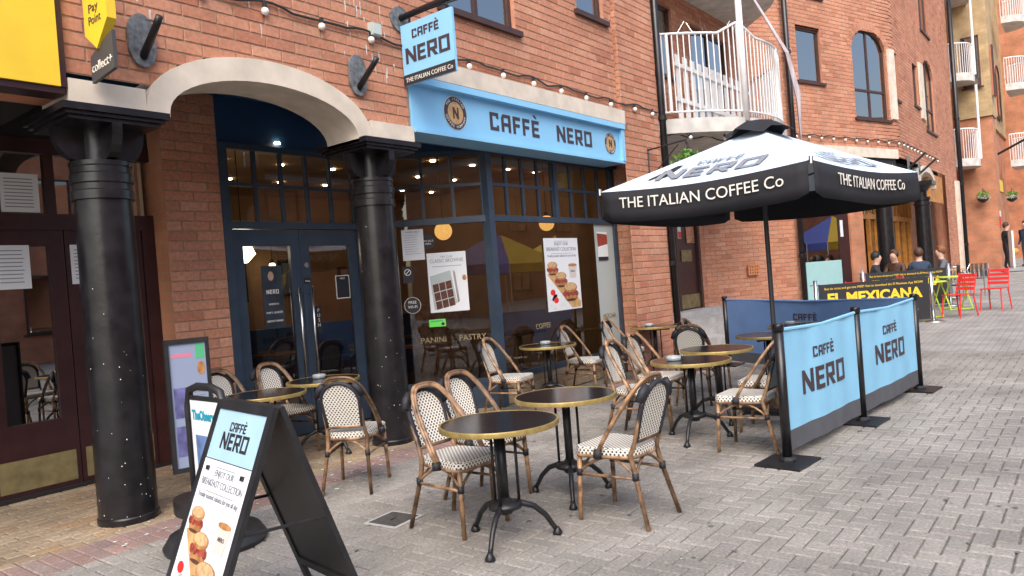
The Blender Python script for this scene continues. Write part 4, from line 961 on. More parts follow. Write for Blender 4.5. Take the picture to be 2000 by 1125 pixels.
bead_string([tuple(wmap(.1+i*.1,4.50+.02*math.sin(i*.9),.04)) for i in range(112)],[tuple(wmap(u,4.44,.05)) for u in bu],'string_lights','festoon cable of bulbs along the curved brick wing')
pipe(33.05,4.0,0,12,'black downpipe at the far end of the curved wing',.08)
MB().box(32.3,32.75,4.02,4.4,0,4.0).build('stone_strip',M_stone,wg)
# ================= FAR BLOCK =================
fb=empty('far_building',(0,0,0),0,'far orange and yellow brick block with stacked white balconies','building')
zf=gz(35)
MB().box(33.1,36.5,5.0,9,zf-.3,12).build('recess_wall',M_brickfar,fb); MB().box(35.0,36.2,3.05,4.2,zf-.3,6.6).build('pier',M_brickfar,fb); MB().box(34.9,36.3,3.0,4.3,6.6,14).build('upper_wall',M_yelbrick,fb)
MB().box(36.3,44,3.4,9,zf-.3,6.6).build('side_wall',M_brickfar,fb); MB().box(36.3,44,3.3,9,6.62,16).build('upper_wall',M_yelbrick,fb); MB().box(44,60,1.2,9,0,16).build('end_wall',M_brickfar,fb)
fm2=straight((36.3,3.3),(1,0))
window(fb,fm2,.6,1.8,7.2,9.6,arch=.5,depth=-.06); window(fb,fm2,3.5,5.0,7.2,9.6,arch=.5,depth=-.06); window(fb,fm2,.6,1.8,11,13,depth=-.06)
fm3=straight((36.3,3.4),(1,0)); window(fb,fm3,.8,1.6,4.0,6.0,arch=.4,depth=-.06)
fm4=straight((34.9,3.0),(1,0)); window(fb,fm4,.3,.6,7.4,9.4,depth=-.06)
fm5=straight((34.9,4.3),(0,-1)); window(fb,fm5,.4,1.0,7.8,9.8,depth=-.06)
for xx,yy,zs,cnt in ((34.3,4.35,(4.9,8.2,11.4),'beside the far downpipe'),(41,2.9,(5.2,8.6,11.6),'on the yellow block beyond the street lamp')):
    for z in zs:
        e=empty('balcony',(xx,yy,z),0,('lowest','middle','topmost')[zs.index(z)]+' white railed far balcony of the stack '+cnt,'balcony','far balconies')
        P=[(1.0*math.cos(a),-.9*math.sin(a)) for a in [math.pi*i/14 for i in range(15)]]
        MB().prism(list(reversed(P)),-.3,0).build('slab',M_conc,e); MB().tube([(p[0]*.96,p[1]*.96,1.15) for p in P],.03,6).build('top_rail',M_white,e)
        for i in range(29):
            a=math.pi*i/28; MB().tube([(.96*math.cos(a),-.86*math.sin(a),0),(.96*math.cos(a),-.86*math.sin(a),1.15)],.014,4).build('baluster',M_white,e)
        MB().tube([(.1,-.9,0),(.1,-.9,2.9)],.05,8).build('post',M_white,e)
fsn=empty('shop_sign',(36.25,3.2,3.7),0,'small yellow shop sign on the far brick block','sign'); MB().box(0,2.2,-.08,.15,0,.5).build('panel',M_yellow,fsn); MB().box(-.02,2.22,-.1,-.082,-.03,0).build('frame',M_ink,fsn)
basket(34.7,3.5,3.35,'far hanging basket beside the brick pier'); basket(36.6,2.7,3.35,'far hanging basket past the brick pier with the notice plate')
e=empty('notice_plate',(35.2,3.04,2.4),0,'white and red notice plate on the far brick pier','notice'); MB().box(0,.32,-.02,0,.2,.42).build('plate',M_white,e); MB().box(0,.32,-.02,0,-.2,.17).build('plate_red',M_red,e)
e=empty('wall_lamp',(38,2.0,5.9),0,'long white street lamp head on a bracket at the far block','lamp'); MB().box(-1.2,.1,-.15,.15,.0,.14).build('head',M_white,e); MB().tube([(0,0,0),(.2,1.35,-.6)],.05,8).build('arm',M_iron,e)
# ================= OPPOSITE SIDE (seen in reflections) =================
op=empty('opposite_building',(0,0,0),0,'brick building across the street reflected in the cafe glass','building')
MB().box(-14,40,-16,-13,0,9).build('wall',M_brickfar,op)
om=straight((40,-13),(-1,0))
for i in range(11):
    for z in (1.0,4.2): window(op,om,3+4.4*i,4.6+4.4*i,z,z+1.9,depth=-.05,mull=(3.8+4.4*i,))
def gazebo(x,y,mA,mB,lab):
    e=empty('market_gazebo',(x,y,0),0,lab,'gazebo'); h=2.0
    for i in range(4):
        a,b=[(-1.5,-1.5),(1.5,-1.5),(1.5,1.5),(-1.5,1.5)][i],[(1.5,-1.5),(1.5,1.5),(-1.5,1.5),(-1.5,-1.5)][i]
        MB().add([(*a,2.1),(*b,2.1),(0,0,3.2)],[(0,1,2)]).build('roof_panel',mA if i%2 else mB,e); MB().add([(*a,1.8),(*b,1.8),(*b,2.1),(*a,2.1)],[(0,1,2,3)]).build('valance',mA if i%2 else mB,e)
        MB().tube([(*a,0),(*a,2.1)],.03,6).build('pole',M_steel,e)
MY=mat('gazebo_yellow',(.75,.52,.05),.7); MBL=mat('gazebo_blue',(.03,.05,.25),.7)
gazebo(-2,-5.5,MY,MBL,'yellow and blue market gazebo mirrored in the angled window'); gazebo(20.5,-5,MBL,MY,'blue sided market gazebo mirrored beside the corner post of the front window'); gazebo(24.2,-5.2,MY,MBL,'yellow sided market gazebo mirrored behind the breakfast poster'); gazebo(28,-5,MBL,MY,'blue sided market gazebo mirrored beside the frosted panel')
# ================= FURNITURE =================
def chair():
    e=empty('bistro_chair',(0,0,0))
    # seat
    def outline(k=1.0):
        P=[]
        for (x,y,r) in ((.215,-.205,.06),(.215,.205,.06),(-.19,.17,.10),(-.19,-.17,.10)):
            a0={(1,-1):-90,(1,1):0,(-1,1):90,(-1,-1):180}[(1 if x>0 else -1,1 if y>0 else -1)]
            cx,cy=x-math.copysign(r,x),y-math.copysign(r,y)
            for i in range(5):
                a=R(a0+90*i/4); P.append((cx+r*math.cos(a)*k,cy+r*math.sin(a)*k))
        return P
    P=outline(); n=len(P); me=bpy.data.meshes.new('seat')
    vs=[(x,y,.452) for x,y in P]+[(x*.97,y*.97,.458) for x,y in P]+[(x,y,.415) for x,y in P]
    fs=[tuple(range(n,2*n))]+[(i,(i+1)%n,n+(i+1)%n,n+i) for i in range(n)]+[(2*n+i,2*n+(i+1)%n,(i+1)%n,i) for i in range(n)]+[tuple(reversed(range(2*n,3*n)))]
    me.from_pydata(vs,[],fs); uv=me.uv_layers.new(name='UVMap'); cum=[0]
    for i in range(n): cum.append(cum[-1]+math.dist(P[i],P[(i+1)%n]))
    for p in me.polygons:
        for li in p.loop_indices:
            v=me.loops[li].vertex_index; x,y,z=me.vertices[v].co
            if abs(p.normal.z)>.5: uv.data[li].uv=(y,x)
            else:
                k=v%n; c=cum[k]
                if k==0 and (n-1) in [q%n for q in p.vertices]: c=cum[n]
                uv.data[li].uv=(c,z)
    me.materials.append(M_weave); so_=bpy.data.objects.new('seat',me); COL.objects.link(so_); so_.parent=e
    MB().tube([(x*.97,y*.97,.405) for x,y in P]+[(P[0][0]*.97,P[0][1]*.97,.405)],.013,6,False).build('seat_frame',M_bamboo,e,True)
    # backrest panel: arch topped, leaning
    bx_=lambda z:-.185-(z-.46)*.30
    def yw(z): return .135+.02*(z-.5)/.3
    prof=[]; zt=.70
    for i in range(8): z=.505+(zt-.505)*i/7; prof.append((yw(z),z))
    for i in range(1,9): a=math.pi/2*i/8; prof.append((yw(zt)*math.cos(a),zt+.145*math.sin(a)))
    me=bpy.data.meshes.new('backrest'); vs=[]; fs=[]
    for o in (-.006,.006):
        for y,z in prof: vs+= [(bx_(z)+o,-y,z),(bx_(z)+o,y,z)]
    m_=len(prof)
    for i in range(m_-1):
        a=2*i; fs.append((a,a+2,a+3,a+1)); b=2*m_+2*i; fs.append((b,b+1,b+3,b+2))
    me.from_pydata(vs,[],fs); uv=me.uv_layers.new(name='UVMap')
    for l in me.loops: c=me.vertices[l.vertex_index].co; uv.data[l.index].uv=(c.y,c.z)
    me.materials.append(M_weave); bo=bpy.data.objects.new('backrest',me); COL.objects.link(bo); bo.parent=e
    edge=[(bx_(z),y,z) for y,z in prof]; edge=edge+[(p[0],-p[1],p[2]) for p in reversed(edge[:-1])]
    MB().tube(edge,.0165,7).build('edging',M_wrap,e,True)
    MB().tube([(bx_(.5),-.145,.5),(bx_(.5),.145,.5)],.013,7).build('cross_rail',M_bamboo,e,True)
    # double hoop
    for k,(r_,dx,dy) in enumerate(((.0125,0,.0),(.0125,.022,.018))):
        H=[]
        for i in range(25):
            a=math.pi*i/24; s=math.cos(a); q=math.sin(a)
            if i in (0,24): pass
            zz=.43+.455*q**.75 - k*.012; yy=math.copysign(abs(s)**.55,s)*(.218-.035*q) if abs(s)>1e-6 else 0
            xx=.03-.30*q**.8 +dx*.6*(1-q*.4)
            yy*=1-(dy/.22)
            H.append((xx,yy,zz))
        MB().tube(H,r_,7).build('hoop',M_bamboo,e,True)
    for s in (-1,1):
        pts=[(-.262,s*.178,.745),(-.279,s*.150,.80),(-.285,s*.115,.835)]
        MB().tube(pts,[.024,.028,.024],8).build('binding',M_wrap,e,True)
        MB().tube([(.025,s*.212,.45),(.03,s*.215,.40)],.027,8).build('binding',M_wrap,e,True)
    for x,y,fx,fy in ((.185,.18,.20,.195),(.185,-.18,.20,-.195),(-.165,.155,-.275,.19),(-.165,-.155,-.275,-.19)):
        top=.42
        if x<0: MB().tube([(bx_(.74),math.copysign(.150,y),.74),(bx_(.5)+.0,math.copysign(.145,y),.5),(x,y,.42),(x-.02,y,.33),(fx,fy,0.0)],[.012,.0135,.016,.0155,.014],8).build('leg',M_bamboo,e,True)
        else: MB().tube([(x,y,.42),(fx,fy,0)],[.0165,.014],8).build('leg',M_bamboo,e,True)
        t=.30/.42; cx,cy=(fx+(x-fx)*t,fy+(y-fy)*t) if x>0 else (-.195,y*1.03)
        MB().tube([(cx,cy,.275),(cx,cy,.318)],.0205,8).build('binding',M_wrap,e,True)
    L4=[(.19,.183),(.19,-.183),(-.197,-.16),(-.197,.16)]
    for i in range(4):
        (ax,ay),(bx2,by)=L4[i],L4[(i+1)%4]; pts=[]
        for q in range(11):
            t=q/10; s=math.sin(math.pi*t); pts.append(((ax+(bx2-ax)*t)*(1-.12*s),(ay+(by-ay)*t)*(1-.12*s),.295+.098*s**.8))
        MB().tube(pts,.009,6).build('brace',M_bamboo,e,True)
    for s in (-1,1): MB().tube([(.19,s*.183,.285),(-.20,s*.162,.285)],.0095,6).build('stretcher',M_bamboo,e,True)
    return e
ch0=chair(); used=[0]
def put_chair(x,y,deg,lab,s=1.0):
    o=ch0 if not used[0] else copy_tree(ch0); used[0]=1
    o.location=(x,y,0); o.rotation_euler=(0,0,R(deg)); o.scale=(s,s,s); tag(o,lab,'chair','bistro chairs')
G1='white woven bistro chair '
put_chair(3.38,3.22,-92,G1+'facing the street at the bare table beside the drain cover')
put_chair(3.92,3.44,-92,G1+'facing the street at the table next to the drain cover one')
put_chair(3.98,2.40,88,G1+'on the street side of two bare tables, facing the cafe')
put_chair(3.74,4.66,32,G1+'facing the cafe door between the folding board and a black column')
put_chair(4.22,6.25,-88,G1+'facing out in front of the cafe doors')
put_chair(3.70,6.32,-92,G1+'against the brick pier by the poster stand')
put_chair(6.45,5.25,-78,G1+'between the angled glass and the front window table')
put_chair(7.95,5.22,-78,G1+'under the breakfast poster beside the front window table')
put_chair(9.0,5.22,-80,G1+'against the frosted end panel of the window')
put_chair(5.98,3.36,-88,G1+'at the ashtray table, facing the blue banners')
put_chair(6.78,3.58,-88,G1+'at the table behind the ashtray table')
put_chair(5.86,2.30,92,G1+'tucked beside the front banner post')
put_chair(6.62,2.42,95,G1+'second along the inside of the blue banners')
put_chair(7.75,3.62,15,G1+'turned away towards the entrance steps')
put_chair(8.45,3.78,-82,G1+'in front of the steps near the back banner')
put_chair(8.1,2.35,100,G1+'inside the banners behind the umbrella pole')
def table():
    e=empty('bistro_table',(0,0,0)); h=.70
    auto_smooth(MB().lathe([(.30,h-.03),(.338,h-.028),(.338,h)],40).build('top',M_top,e),30)
    auto_smooth(MB().lathe([(.3385,h-.028),(.348,h-.028),(.351,h-.021),(.349,h-.014),(.351,h-.007),(.348,h+.002),(.3375,h+.002),(.3375,h-.028)],40,cap=False).build('rim',M_gold,e),60)
    MB().tube([(0,0,.20),(0,0,h-.05)],.028,12).lathe([(.03,h-.075),(.05,h-.06),(.05,h-.031)],12).build('post',M_iron,e,True)
    for q in range(3):
        a=R(120*q+20); c,s=math.cos(a),math.sin(a)
        MB().tube([(c*.085,s*.085,.21),(c*.085,s*.085,h-.05)],.009,6).build('rod',M_iron,e,True)
        MB().box(.028,.22,-.012,.012,h-.062,h-.032,Matrix.Rotation(a,4,'Z')).build('arm',M_iron,e)
        pts=[(.03,.21),(.09,.215),(.17,.185),(.235,.125),(.275,.06),(.295,.03)]
        MB().tube([(c*x,s*x,z) for x,z in pts],[.02,.019,.017,.016,.015,.016],8).build('leg',M_iron,e,True)
        MB().lathe([(.028,0),(.03,.012),(.02,.03),(.012,.045)],10,(c*.30,s*.30,0)).build('foot',M_iron,e,True)
    MB().lathe([(.04,.165),(.055,.19),(.10,.20),(.10,.225),(.045,.235),(.03,.26)],16).build('hub',M_iron,e,True)
    return e
tb0=table(); ut=[0]
def put_table(x,y,deg,lab,z=0):
    o=tb0 if not ut[0] else copy_tree(tb0); ut[0]=1; o.location=(x,y,z); o.rotation_euler=(0,0,R(deg)); tag(o,lab,'table','round bistro tables')
TB='round black table with gold rim '
TL=[(3.28,2.78,60,'bare topped, closest to the drain cover'),(4.18,2.93,75,'bare topped, second from the drain cover'),(3.66,5.72,40,'beside the poster stand and newspaper board'),(4.45,5.95,10,'in front of the cafe door with a glass ashtray'),(7.32,5.33,30,'by the front window with a glass ashtray'),(6.03,2.86,50,'with an ashtray between the chairs by the banners'),(6.88,2.98,80,'bare topped beyond the ashtray table by the banners'),(9.75,5.15,20,'with an ashtray against the brick pier'),(8.2,2.94,30,'just past the umbrella pole inside the banners'),(9.35,2.98,0,'with an ashtray in the corner by the back banner')]
for x,y,d,l in TL: put_table(x,y,d,TB+l)
ash=MB().lathe([(.055,.0),(.062,.003),(.066,.035),(.060,.036),(.054,.010),(.0,.010)],20)
ap=None
for x,y,l in ((4.50,6.08,'on the table before the cafe door'),(7.40,5.42,'on the table by the front window'),(5.97,2.99,'on the table beside the front banner'),(9.72,5.22,'on the table against the pier'),(9.45,3.1,'on the table in the corner by the back banner')):
    if ap is None: ap=ash.build('ashtray',M_clear,None,True); o=ap
    else: o=ap.copy(); COL.objects.link(o)
    o.location=(x,y,.7025); tag(o,'clear glass ashtray '+l,'ashtray','glass ashtrays')
# ---- A-board
ab=empty('folding_board',(1.93,3.15,0),R(-8.6),'black folding pavement board with blue cafe header and breakfast poster','sign board')
# local: x across?  board width along local y; front faces -x
Wd=.62; HT=1.03
def slab(x0,x1,nm,par,inset=True):
    # panel from (x0,0) at ground to (x1,HT) at top
    ang=math.atan2(x1-x0,HT); Ln=math.hypot(x1-x0,HT); M_=Matrix.Translation((x0,0,0))@Matrix.Rotation(ang,4,'Y')
    mb=MB(); t=.012
    for (a,b,c,d) in ((-Wd/2,-Wd/2+.045,0,Ln),(Wd/2-.045,Wd/2,0,Ln),(-Wd/2+.045,Wd/2-.045,Ln-.045,Ln),(-Wd/2+.045,Wd/2-.045,.12,.165)): mb.box(-t,t,a,b,c,d,M_)
    mb.build('frame',M_blackpl,par); 
    MB().box(-.004,.004,-Wd/2+.045,Wd/2-.045,.165,Ln-.045,M_).build('panel',M_blackpl,par)
    return M_,Ln
Mf,Ln=slab(-.42,-.012,'front',ab); slab(.37,.012,'rear',ab)
MB().tube([(-.22,-Wd/2+.01,.52),(.195,-Wd/2+.01,.50)],.008,6).build('stay',M_blackpl,ab); MB().tube([(-.22,Wd/2-.01,.52),(.195,Wd/2-.01,.50)],.008,6).build('stay',M_blackpl,ab)
# face coordinate: x to viewer's right. Front normal is -x, so viewer's right = -y
iw=Wd-.09; ih=Ln-.21
FM=Mf@frame_m((-.0045,iw/2,.165),(0,-1,0),(0,0,1))
fc=empty('poster_face',(0,0,0),0,parent=ab); fc.matrix_basis=FM
MB().box(0,iw,ih*.74,ih,0,.002).build('header',mat('header_blue',(.36,.55,.68),.5,var=.08,scale=4),fc); block(fc,'CAFFÈ',T(iw*.5,ih*.895),.042,M_ink,gap=.12,th=.001,wscale=1.1); block(fc,'NERO',T(iw*.5,ih*.80),.078,M_ink,gap=.12,th=.001,wscale=1.1)
sh=empty('breakfast_sheet',(0,0,0),0,parent=ab); sh.matrix_basis=FM@Matrix.Translation((0,0,.002)); MB().box(.0,iw,.0,ih*.735,0,.0018).build('sheet',mat('sheet_white',(.80,.80,.82),.35),sh)
for x_,y_ in ((.07,.69),(iw-.07,.69)): MB().box(x_-.012,x_+.012,ih*y_-.01,ih*y_+.01,.002,.012).build('clip',M_blackpl,sh)
def flat_parent_breakfast(): breakfast(sh,iw,ih*.735)
flat_parent_breakfast()
# ---- poster stand by column 1
ps=empty('poster_stand',(2.76,5.28,0),R(-12),'black framed upright poster stand with blue sheet beside the first column','sign stand')
MB().prism([(.17*math.cos(a)*1.25,.24*math.sin(a)) for a in [2*math.pi*i/20 for i in range(20)]],0,.10).build('base',M_blackpl,ps); MB().box(-.05,.05,-.02,.02,.10,.30).build('foot',M_blackpl,ps)
MB().box(-.20,.20,-.02,.02,.30,.335).box(-.20,.20,-.02,.02,1.235,1.27).box(-.20,-.165,-.02,.02,.336,1.234).box(.165,.20,-.02,.02,.336,1.234).build('frame',M_blackpl,ps)
ps.scale=(.78,1,1)
pf=empty('sheet_face',(0,0,0),0,parent=ps); pf.matrix_basis=frame_m((-.165,-.006,.335),(1,0,0),(0,0,1)); MB().box(0,.33,0,.90,-.004,.002).build('sheet',mat('sheet_blue',(.27,.32,.45),.3),pf)
poly(pf,[(.02,.80),(.2,.80),(.2,.83),(.02,.83)],mat('pink_print',(.6,.2,.3),.5),'heading'); poly(pf,[(.24,.78),(.32,.78),(.32,.89),(.24,.89)],M_green,'badge'); ell(pf,.28,.71,.035,.05,M_bun,'medal')
for y in (.36,.08): poly(pf,[(.02,y),(.18,y),(.18,y+.22),(.02,y+.22)],mat('photo%d'%int(y*100),(.12,.12,.28),.5,var=.6,scale=10),'photo')
for i in range(20): poly(pf,[(.20,.56-.026*i),(.20+random.uniform(.06,.11),.56-.026*i),(.30,.566-.026*i),(.20,.566-.026*i)],M_inkg,'text_line')
# ---- newspaper board
nb=empty('newspaper_board',(2.42,4.45,0),R(-4),'rounded black newspaper board with teal headline sheet on a round base','sign stand')
auto_smooth(MB().lathe([(.30,0),(.31,.03),(.27,.09),(.10,.13)],28).build('base',M_blackpl,nb))
MB().tube([(0,-.24,.12),(0,-.25,.85),(0,-.21,.965),(0,-.1,.99),(0,.1,.99),(0,.21,.965),(0,.25,.85),(0,.24,.12)],.026,8).build('frame',M_blackpl,nb,True)
MB().box(-.006,.006,-.222,.222,.16,.93).build('panel',M_blackpl,nb)
nf=empty('headline_face',(0,0,0),0,parent=nb); nf.matrix_basis=frame_m((-.0065,.2,.2),(0,-1,0),(0,0,1)); MB().box(0,.40,0,.70,0,.002).build('sheet',M_paper,nf); text(nf,'TheObserver',T(.2,.58),.06,mat('teal_print',(.02,.30,.42),.5),bold=.004,width=.36); poly(nf,[(.05,.1),(.35,.1),(.35,.48),(.05,.48)],mat('news_photo',(.12,.2,.4),.5,var=.5,scale=9),'photo')
# ---- blue banner barriers
def banner(p0,p1,lab,txt=True,cm=M_canvasblue,posts=(1,1),rev=False,z0=(0,0)):
    a=Vector((*p0,0)); b=Vector((*p1,0)); d=(b-a); Ln=d.length; e=empty('banner_barrier',tuple(a),math.atan2(d.y,d.x),lab,'barrier','cafe banner barriers')
    n=40; mb=MB(); bt=MB()
    for k in range(2):
        pass
    def sag(t): return -.03*math.sin(math.pi*t)
    def wav(t,z): return .008*math.sin(t*9)+.004*math.sin(t*23+1)
    for (z0_,z1_,B) in ((.225,.985,mb),(.075,.225,bt)):
        vs=[]
        for s in (-.004,.004):
            for i in range(n+1):
                t=i/n; x=.05+(Ln-.10)*t
                for z in (z0_,z1_): vs.append((x,wav(t,z)+s,z+(sag(t) if z>.5 else 0)))
        m_=2*(n+1); fs=[]
        for i in range(n):
            q=2*i; fs+=[(q,q+2,q+3,q+1),(m_+q+1,m_+q+3,m_+q+2,m_+q)]
        fs+=[(1,3+2*0,m_+3,m_+1)]
        B.add(vs,fs)
    mb.build('banner',cm,e); bt.build('hem',mat('hem_grey',(.09,.095,.11),.8,var=.1),e)
    MB().tube([(.0,0,.99),(Ln*.5,0,.962),(Ln,0,.99)],.014,6).build('top_bar',cm,e)
    if txt:
        for s,sg_ in ((-1,1),):
            warp=lambda v:(v[0],v[1]+wav((v[0]-.05)/(Ln-.1),v[2]),v[2])
            block(e,'CAFFÈ',frame_m((Ln*.5,-.0075,.715),(1,0,0),(0,0,1)),.085,M_letter,gap=.16,th=.001,wscale=1.25,warp=warp); block(e,'NERO',frame_m((Ln*.5,-.0075,.45),(1,0,0),(0,0,1)),.185,M_letter,gap=.14,th=.001,wscale=1.35,warp=warp)
            block(e,'CAFFÈ',frame_m((Ln*.5,.0075,.715),(-1,0,0),(0,0,1)),.085,M_letter,gap=.16,th=.001,wscale=1.25,warp=warp); block(e,'NERO',frame_m((Ln*.5,.0075,.45),(-1,0,0),(0,0,1)),.185,M_letter,gap=.14,th=.001,wscale=1.35,warp=warp)
    return e
def bpost(x,y,lab,rz=0,g_='barrier posts'):
    e=empty('barrier_post',(x,y,0),rz,lab,'post',g_); MB().tube([(0,0,.018),(0,0,.99)],.036,12).lathe([(.042,.985),(.042,1.03),(.036,1.04)],12).build('post',M_black,e,True); MB().box(-.20,.20,-.17,.17,0,.018).build('base_plate',M_grime if False else M_iron,e); MB().lathe([(.06,.018),(.06,.03),(.037,.05)],12).build('collar',M_iron,e)
PB=[(5.52,1.90),(7.12,1.75),(8.93,1.60)]
for i,l in enumerate(('black barrier post at the near end of the blue banners','black barrier post between the two front blue banners','black barrier post at the far corner of the blue banners')): bpost(*PB[i],l,R(-5))
bpost(10.7,4.45,'black barrier post at the far end of the back banner near the steps')
banner(PB[0],PB[1],'nearer light blue cafe banner between black posts facing the street'); banner(PB[1],PB[2],'further light blue cafe banner between black posts facing the street'); banner(PB[2],(10.7,4.45),'back blue cafe banner seen from inside, running to the steps',cm=mat('banner_reverse',(.13,.25,.50),.75,var=.08,scale=4))
# ---- umbrella
um=empty('cafe_umbrella',(7.49,2.62,0),0,'large square cafe umbrella with pale blue canopy and black lettered valances','umbrella')
A_,B_,C_,D_=[Vector(p) for p in ((-1.19,1.19,2.31),(-1.16,-.81,2.31),(1.19,-1.19,2.31),(1.16,.81,2.31))]
apex=Vector((0,0,2.86)); ZV=.30
cn=[A_,B_,C_,D_]
def cpt(P,Q,s,t):   # s along edge, t from apex (0) to edge (1), with sag
    e_=P.lerp(Q,s); e_.z-= .05*math.sin(math.pi*s)*t; p=apex.lerp(e_,t); p.z-=.015*math.sin(math.pi*t)*(1-.3*abs(2*s-1)); return p
def vpt(P,Q,s,v):   # valance
    p=cpt(P,Q,s,1.0); n_=(Q-P).cross(Vector((0,0,1))).normalized(); sc=.03*abs(math.sin(math.pi*s*2))
    return p+Vector((0,0,-v*(ZV-.05*(1-min(1,min(s,1-s)/.05)) )))+n_*(.03*v*math.sin(s*7)+.006)
for k in range(4):
    P,Q=cn[k],cn[(k+1)%4]; mb=MB(); n=24
    for i in range(n+1):
        for j_ in range(21): mb.v.append(tuple(cpt(P,Q,i/n,j_/20)))
    for i in range(n):
        for j_ in range(20): q=i*21+j_; mb.f.append((q,q+1,q+22,q+21))
    mb.build('canopy_panel',M_canvas,um,True)
    mb=MB(); n=20
    for i in range(n+1):
        for j_ in range(4): mb.v.append(tuple(vpt(P,Q,.012+.976*i/n,j_/3)))
    for i in range(n):
        for j_ in range(3): q=i*4+j_; mb.f.append((q,q+1,q+5,q+4))
    vo=mb.build('valance',M_blackcanvas,um,True); sm=vo.modifiers.new('thick','SOLIDIFY'); sm.thickness=.004
    MB().tube([(apex+Vector((0,0,-.1))).lerp(P+Vector((0,0,-.02)),t) for t in (0,.5,1)],.012,6).build('rib',M_iron,um); MB().tube([P+Vector((0,0,-.03)),P+Vector((0,0,.03))],.018,8).build('rib_end',M_steel,um)
    MB().tube([(0,0,2.2),(apex+Vector((0,0,-.1))).lerp(P,.55)+Vector((0,0,-.03))],.01,6).build('strut',M_iron,um)
def onvalance(P,Q,outn):
    Ln=(Q-P).length
    def warp(v):
        s=v[0]/Ln+.5; p=vpt(P,Q,min(.99,max(.01,s)),.55); nn=(Q-P).cross(Vector((0,0,1))).normalized(); return tuple(p+Vector((0,0,v[1]))+nn*(.014+v[2]))
    return warp
for (P,Q) in ((A_,B_),(B_,C_),(C_,D_),(D_,A_)):
    text(um,'THE ITALIAN COFFEE Co',I,.105,M_cream,width=1.55,warp=onvalance(P,Q,None))
    Ln=(Q-P).length
    def cw(v,P=P,Q=Q,Ln=Ln):
        t=.88-v[1]; s=.5+v[0]/(Ln*t); p=cpt(P,Q,s,t); nn=((cpt(P,Q,s,t+.02)-cpt(P,Q,s,t-.02)).cross(cpt(P,Q,s+.02,t)-cpt(P,Q,s-.02,t))).normalized(); 
        if nn.z<0: nn=-nn
        return tuple(p+nn*(.016+v[2]))
    block(um,'NERO',I,.17,M_inkg,gap=.14,th=.001,wscale=1.7,warp=cw); block(um,'CAFFÈ',Matrix.Translation((0,.22,0)),.07,M_inkg,gap=.16,th=.001,wscale=1.6,warp=cw)
auto_smooth(MB().tube([(0,0,.06),(0,0,2.86)],.024,12).build('pole',mat('pole_grey',(.05,.055,.06),.4),um)); MB().box(-.3,.3,-.3,.3,0,.07).build('base',M_iron,um)
vt=MB()
for i in range(17):
    a=2*math.pi*i/16
    for j_,(r_,z_) in enumerate(((.02,2.94),(.16,2.90),(.32,2.80))): vt.v.append((r_*math.cos(a)*(1+.15*math.sin(a*3)),r_*math.sin(a)*(1+.15*math.cos(a*4)),z_+.018*math.sin(a*5)*j_))
for i in range(16):
    for j_ in range(2): q=i*3+j_; vt.f.append((q,q+1,q+4,q+3))
vt.build('top_vent',M_blackcanvas,um,True)
MB().add([(-1.04,.76,2.372),(-1.01,.72,2.372),(-.74,.50,2.50),(-.78,.54,2.50)],[(0,1,2,3)]).add([(-1.0,.62,2.385),(-.97,.58,2.385),(-.74,.50,2.503),(-.76,.53,2.503)],[(0,1,2,3)]).build('tie_strap',M_blackcanvas,um)
# ================= FAR RESTAURANT AREA =================
def mexboard(p0,p1,lab,z):
    a=Vector((*p0,z)); d=Vector((*p1,z))-a; Ln=d.length; e=empty('banner_barrier',tuple(a),math.atan2(d.y,d.x),lab,'barrier','restaurant banner barriers'); e.scale=(1,1,.9)
    MB().box(.06,Ln-.06,-.01,.01,.08,1.0).build('banner',M_ink,e)
    text(e,'EL MEXICANA',frame_m((Ln/2,-.0105,.58),(1,0,0),(0,0,1)),.22,M_yellow,bold=.012,width=Ln*.82); text(e,'Buy six tacos and get one FREE! Visit to download the El Mexicana App NOW!',frame_m((Ln/2,-.0105,.88),(1,0,0),(0,0,1)),.05,M_yellow,width=Ln*.85)
    MB().tube([(Ln-.5,-.011,.3),(Ln-.3,-.011,.31)],.006,4).build('flourish',M_yellow,e)
    for x in (0,Ln):
        MB().tube([(x,0,.03),(x,0,1.1)],.035,12).build('post',M_steel,e,True); MB().lathe([(.22,0),(.20,.03),(.06,.06)],20,(x,0,0)).build('base',M_steel,e,True); MB().tube([(x-.1,0,1.0),(x+.1,0,1.0)],.012,6).build('hook',M_steel,e)
mexboard((14.9,4.35),(16.45,2.62),'nearer black restaurant banner with yellow slab lettering on steel posts',.08)
mexboard((18.4,4.3),(19.6,2.75),'further black restaurant banner with yellow lettering behind the near one',.17)
def redchair(x,y,deg,lab):
    e=empty('metal_chair',(x,y,gz(x)),R(deg),lab,'chair','red slatted chairs')
    for sx,sy,fx,fy in ((.18,.18,.24,.2),(.18,-.18,.24,-.2),(-.18,.18,-.26,.2),(-.18,-.18,-.26,-.2)): MB().tube([(sx,sy,.44),(fx,fy,0)],.014,6).build('leg',M_red,e)
    for i in range(5): MB().box(-.2+.085*i,-.13+.085*i,-.2,.2,.44,.455).build('seat_slat',M_red,e)
    for s in (-1,1): MB().tube([(-.18,s*.19,.44),(-.24,s*.19,.62),(-.30,s*.18,.86)],.013,6).build('back_post',M_red,e)
    for i in range(4): z=.55+.085*i; MB().box(-.012,.012,-.19,.19,-.03,.03,Matrix.Translation((-.215-.06*i/3*1.3,0,z))@Matrix.Rotation(R(-12),4,'Y')).build('back_slat',M_red,e)
redchair(17.0,2.25,150,'red slatted metal chair drawn up to a green folding table'); redchair(18.2,1.75,165,'red slatted metal chair pulled out furthest into the street'); redchair(16.7,4.1,20,'red slatted metal chair behind the restaurant banner by the aqua panel'); redchair(17.6,3.1,-60,'red slatted metal chair between the two green tables')
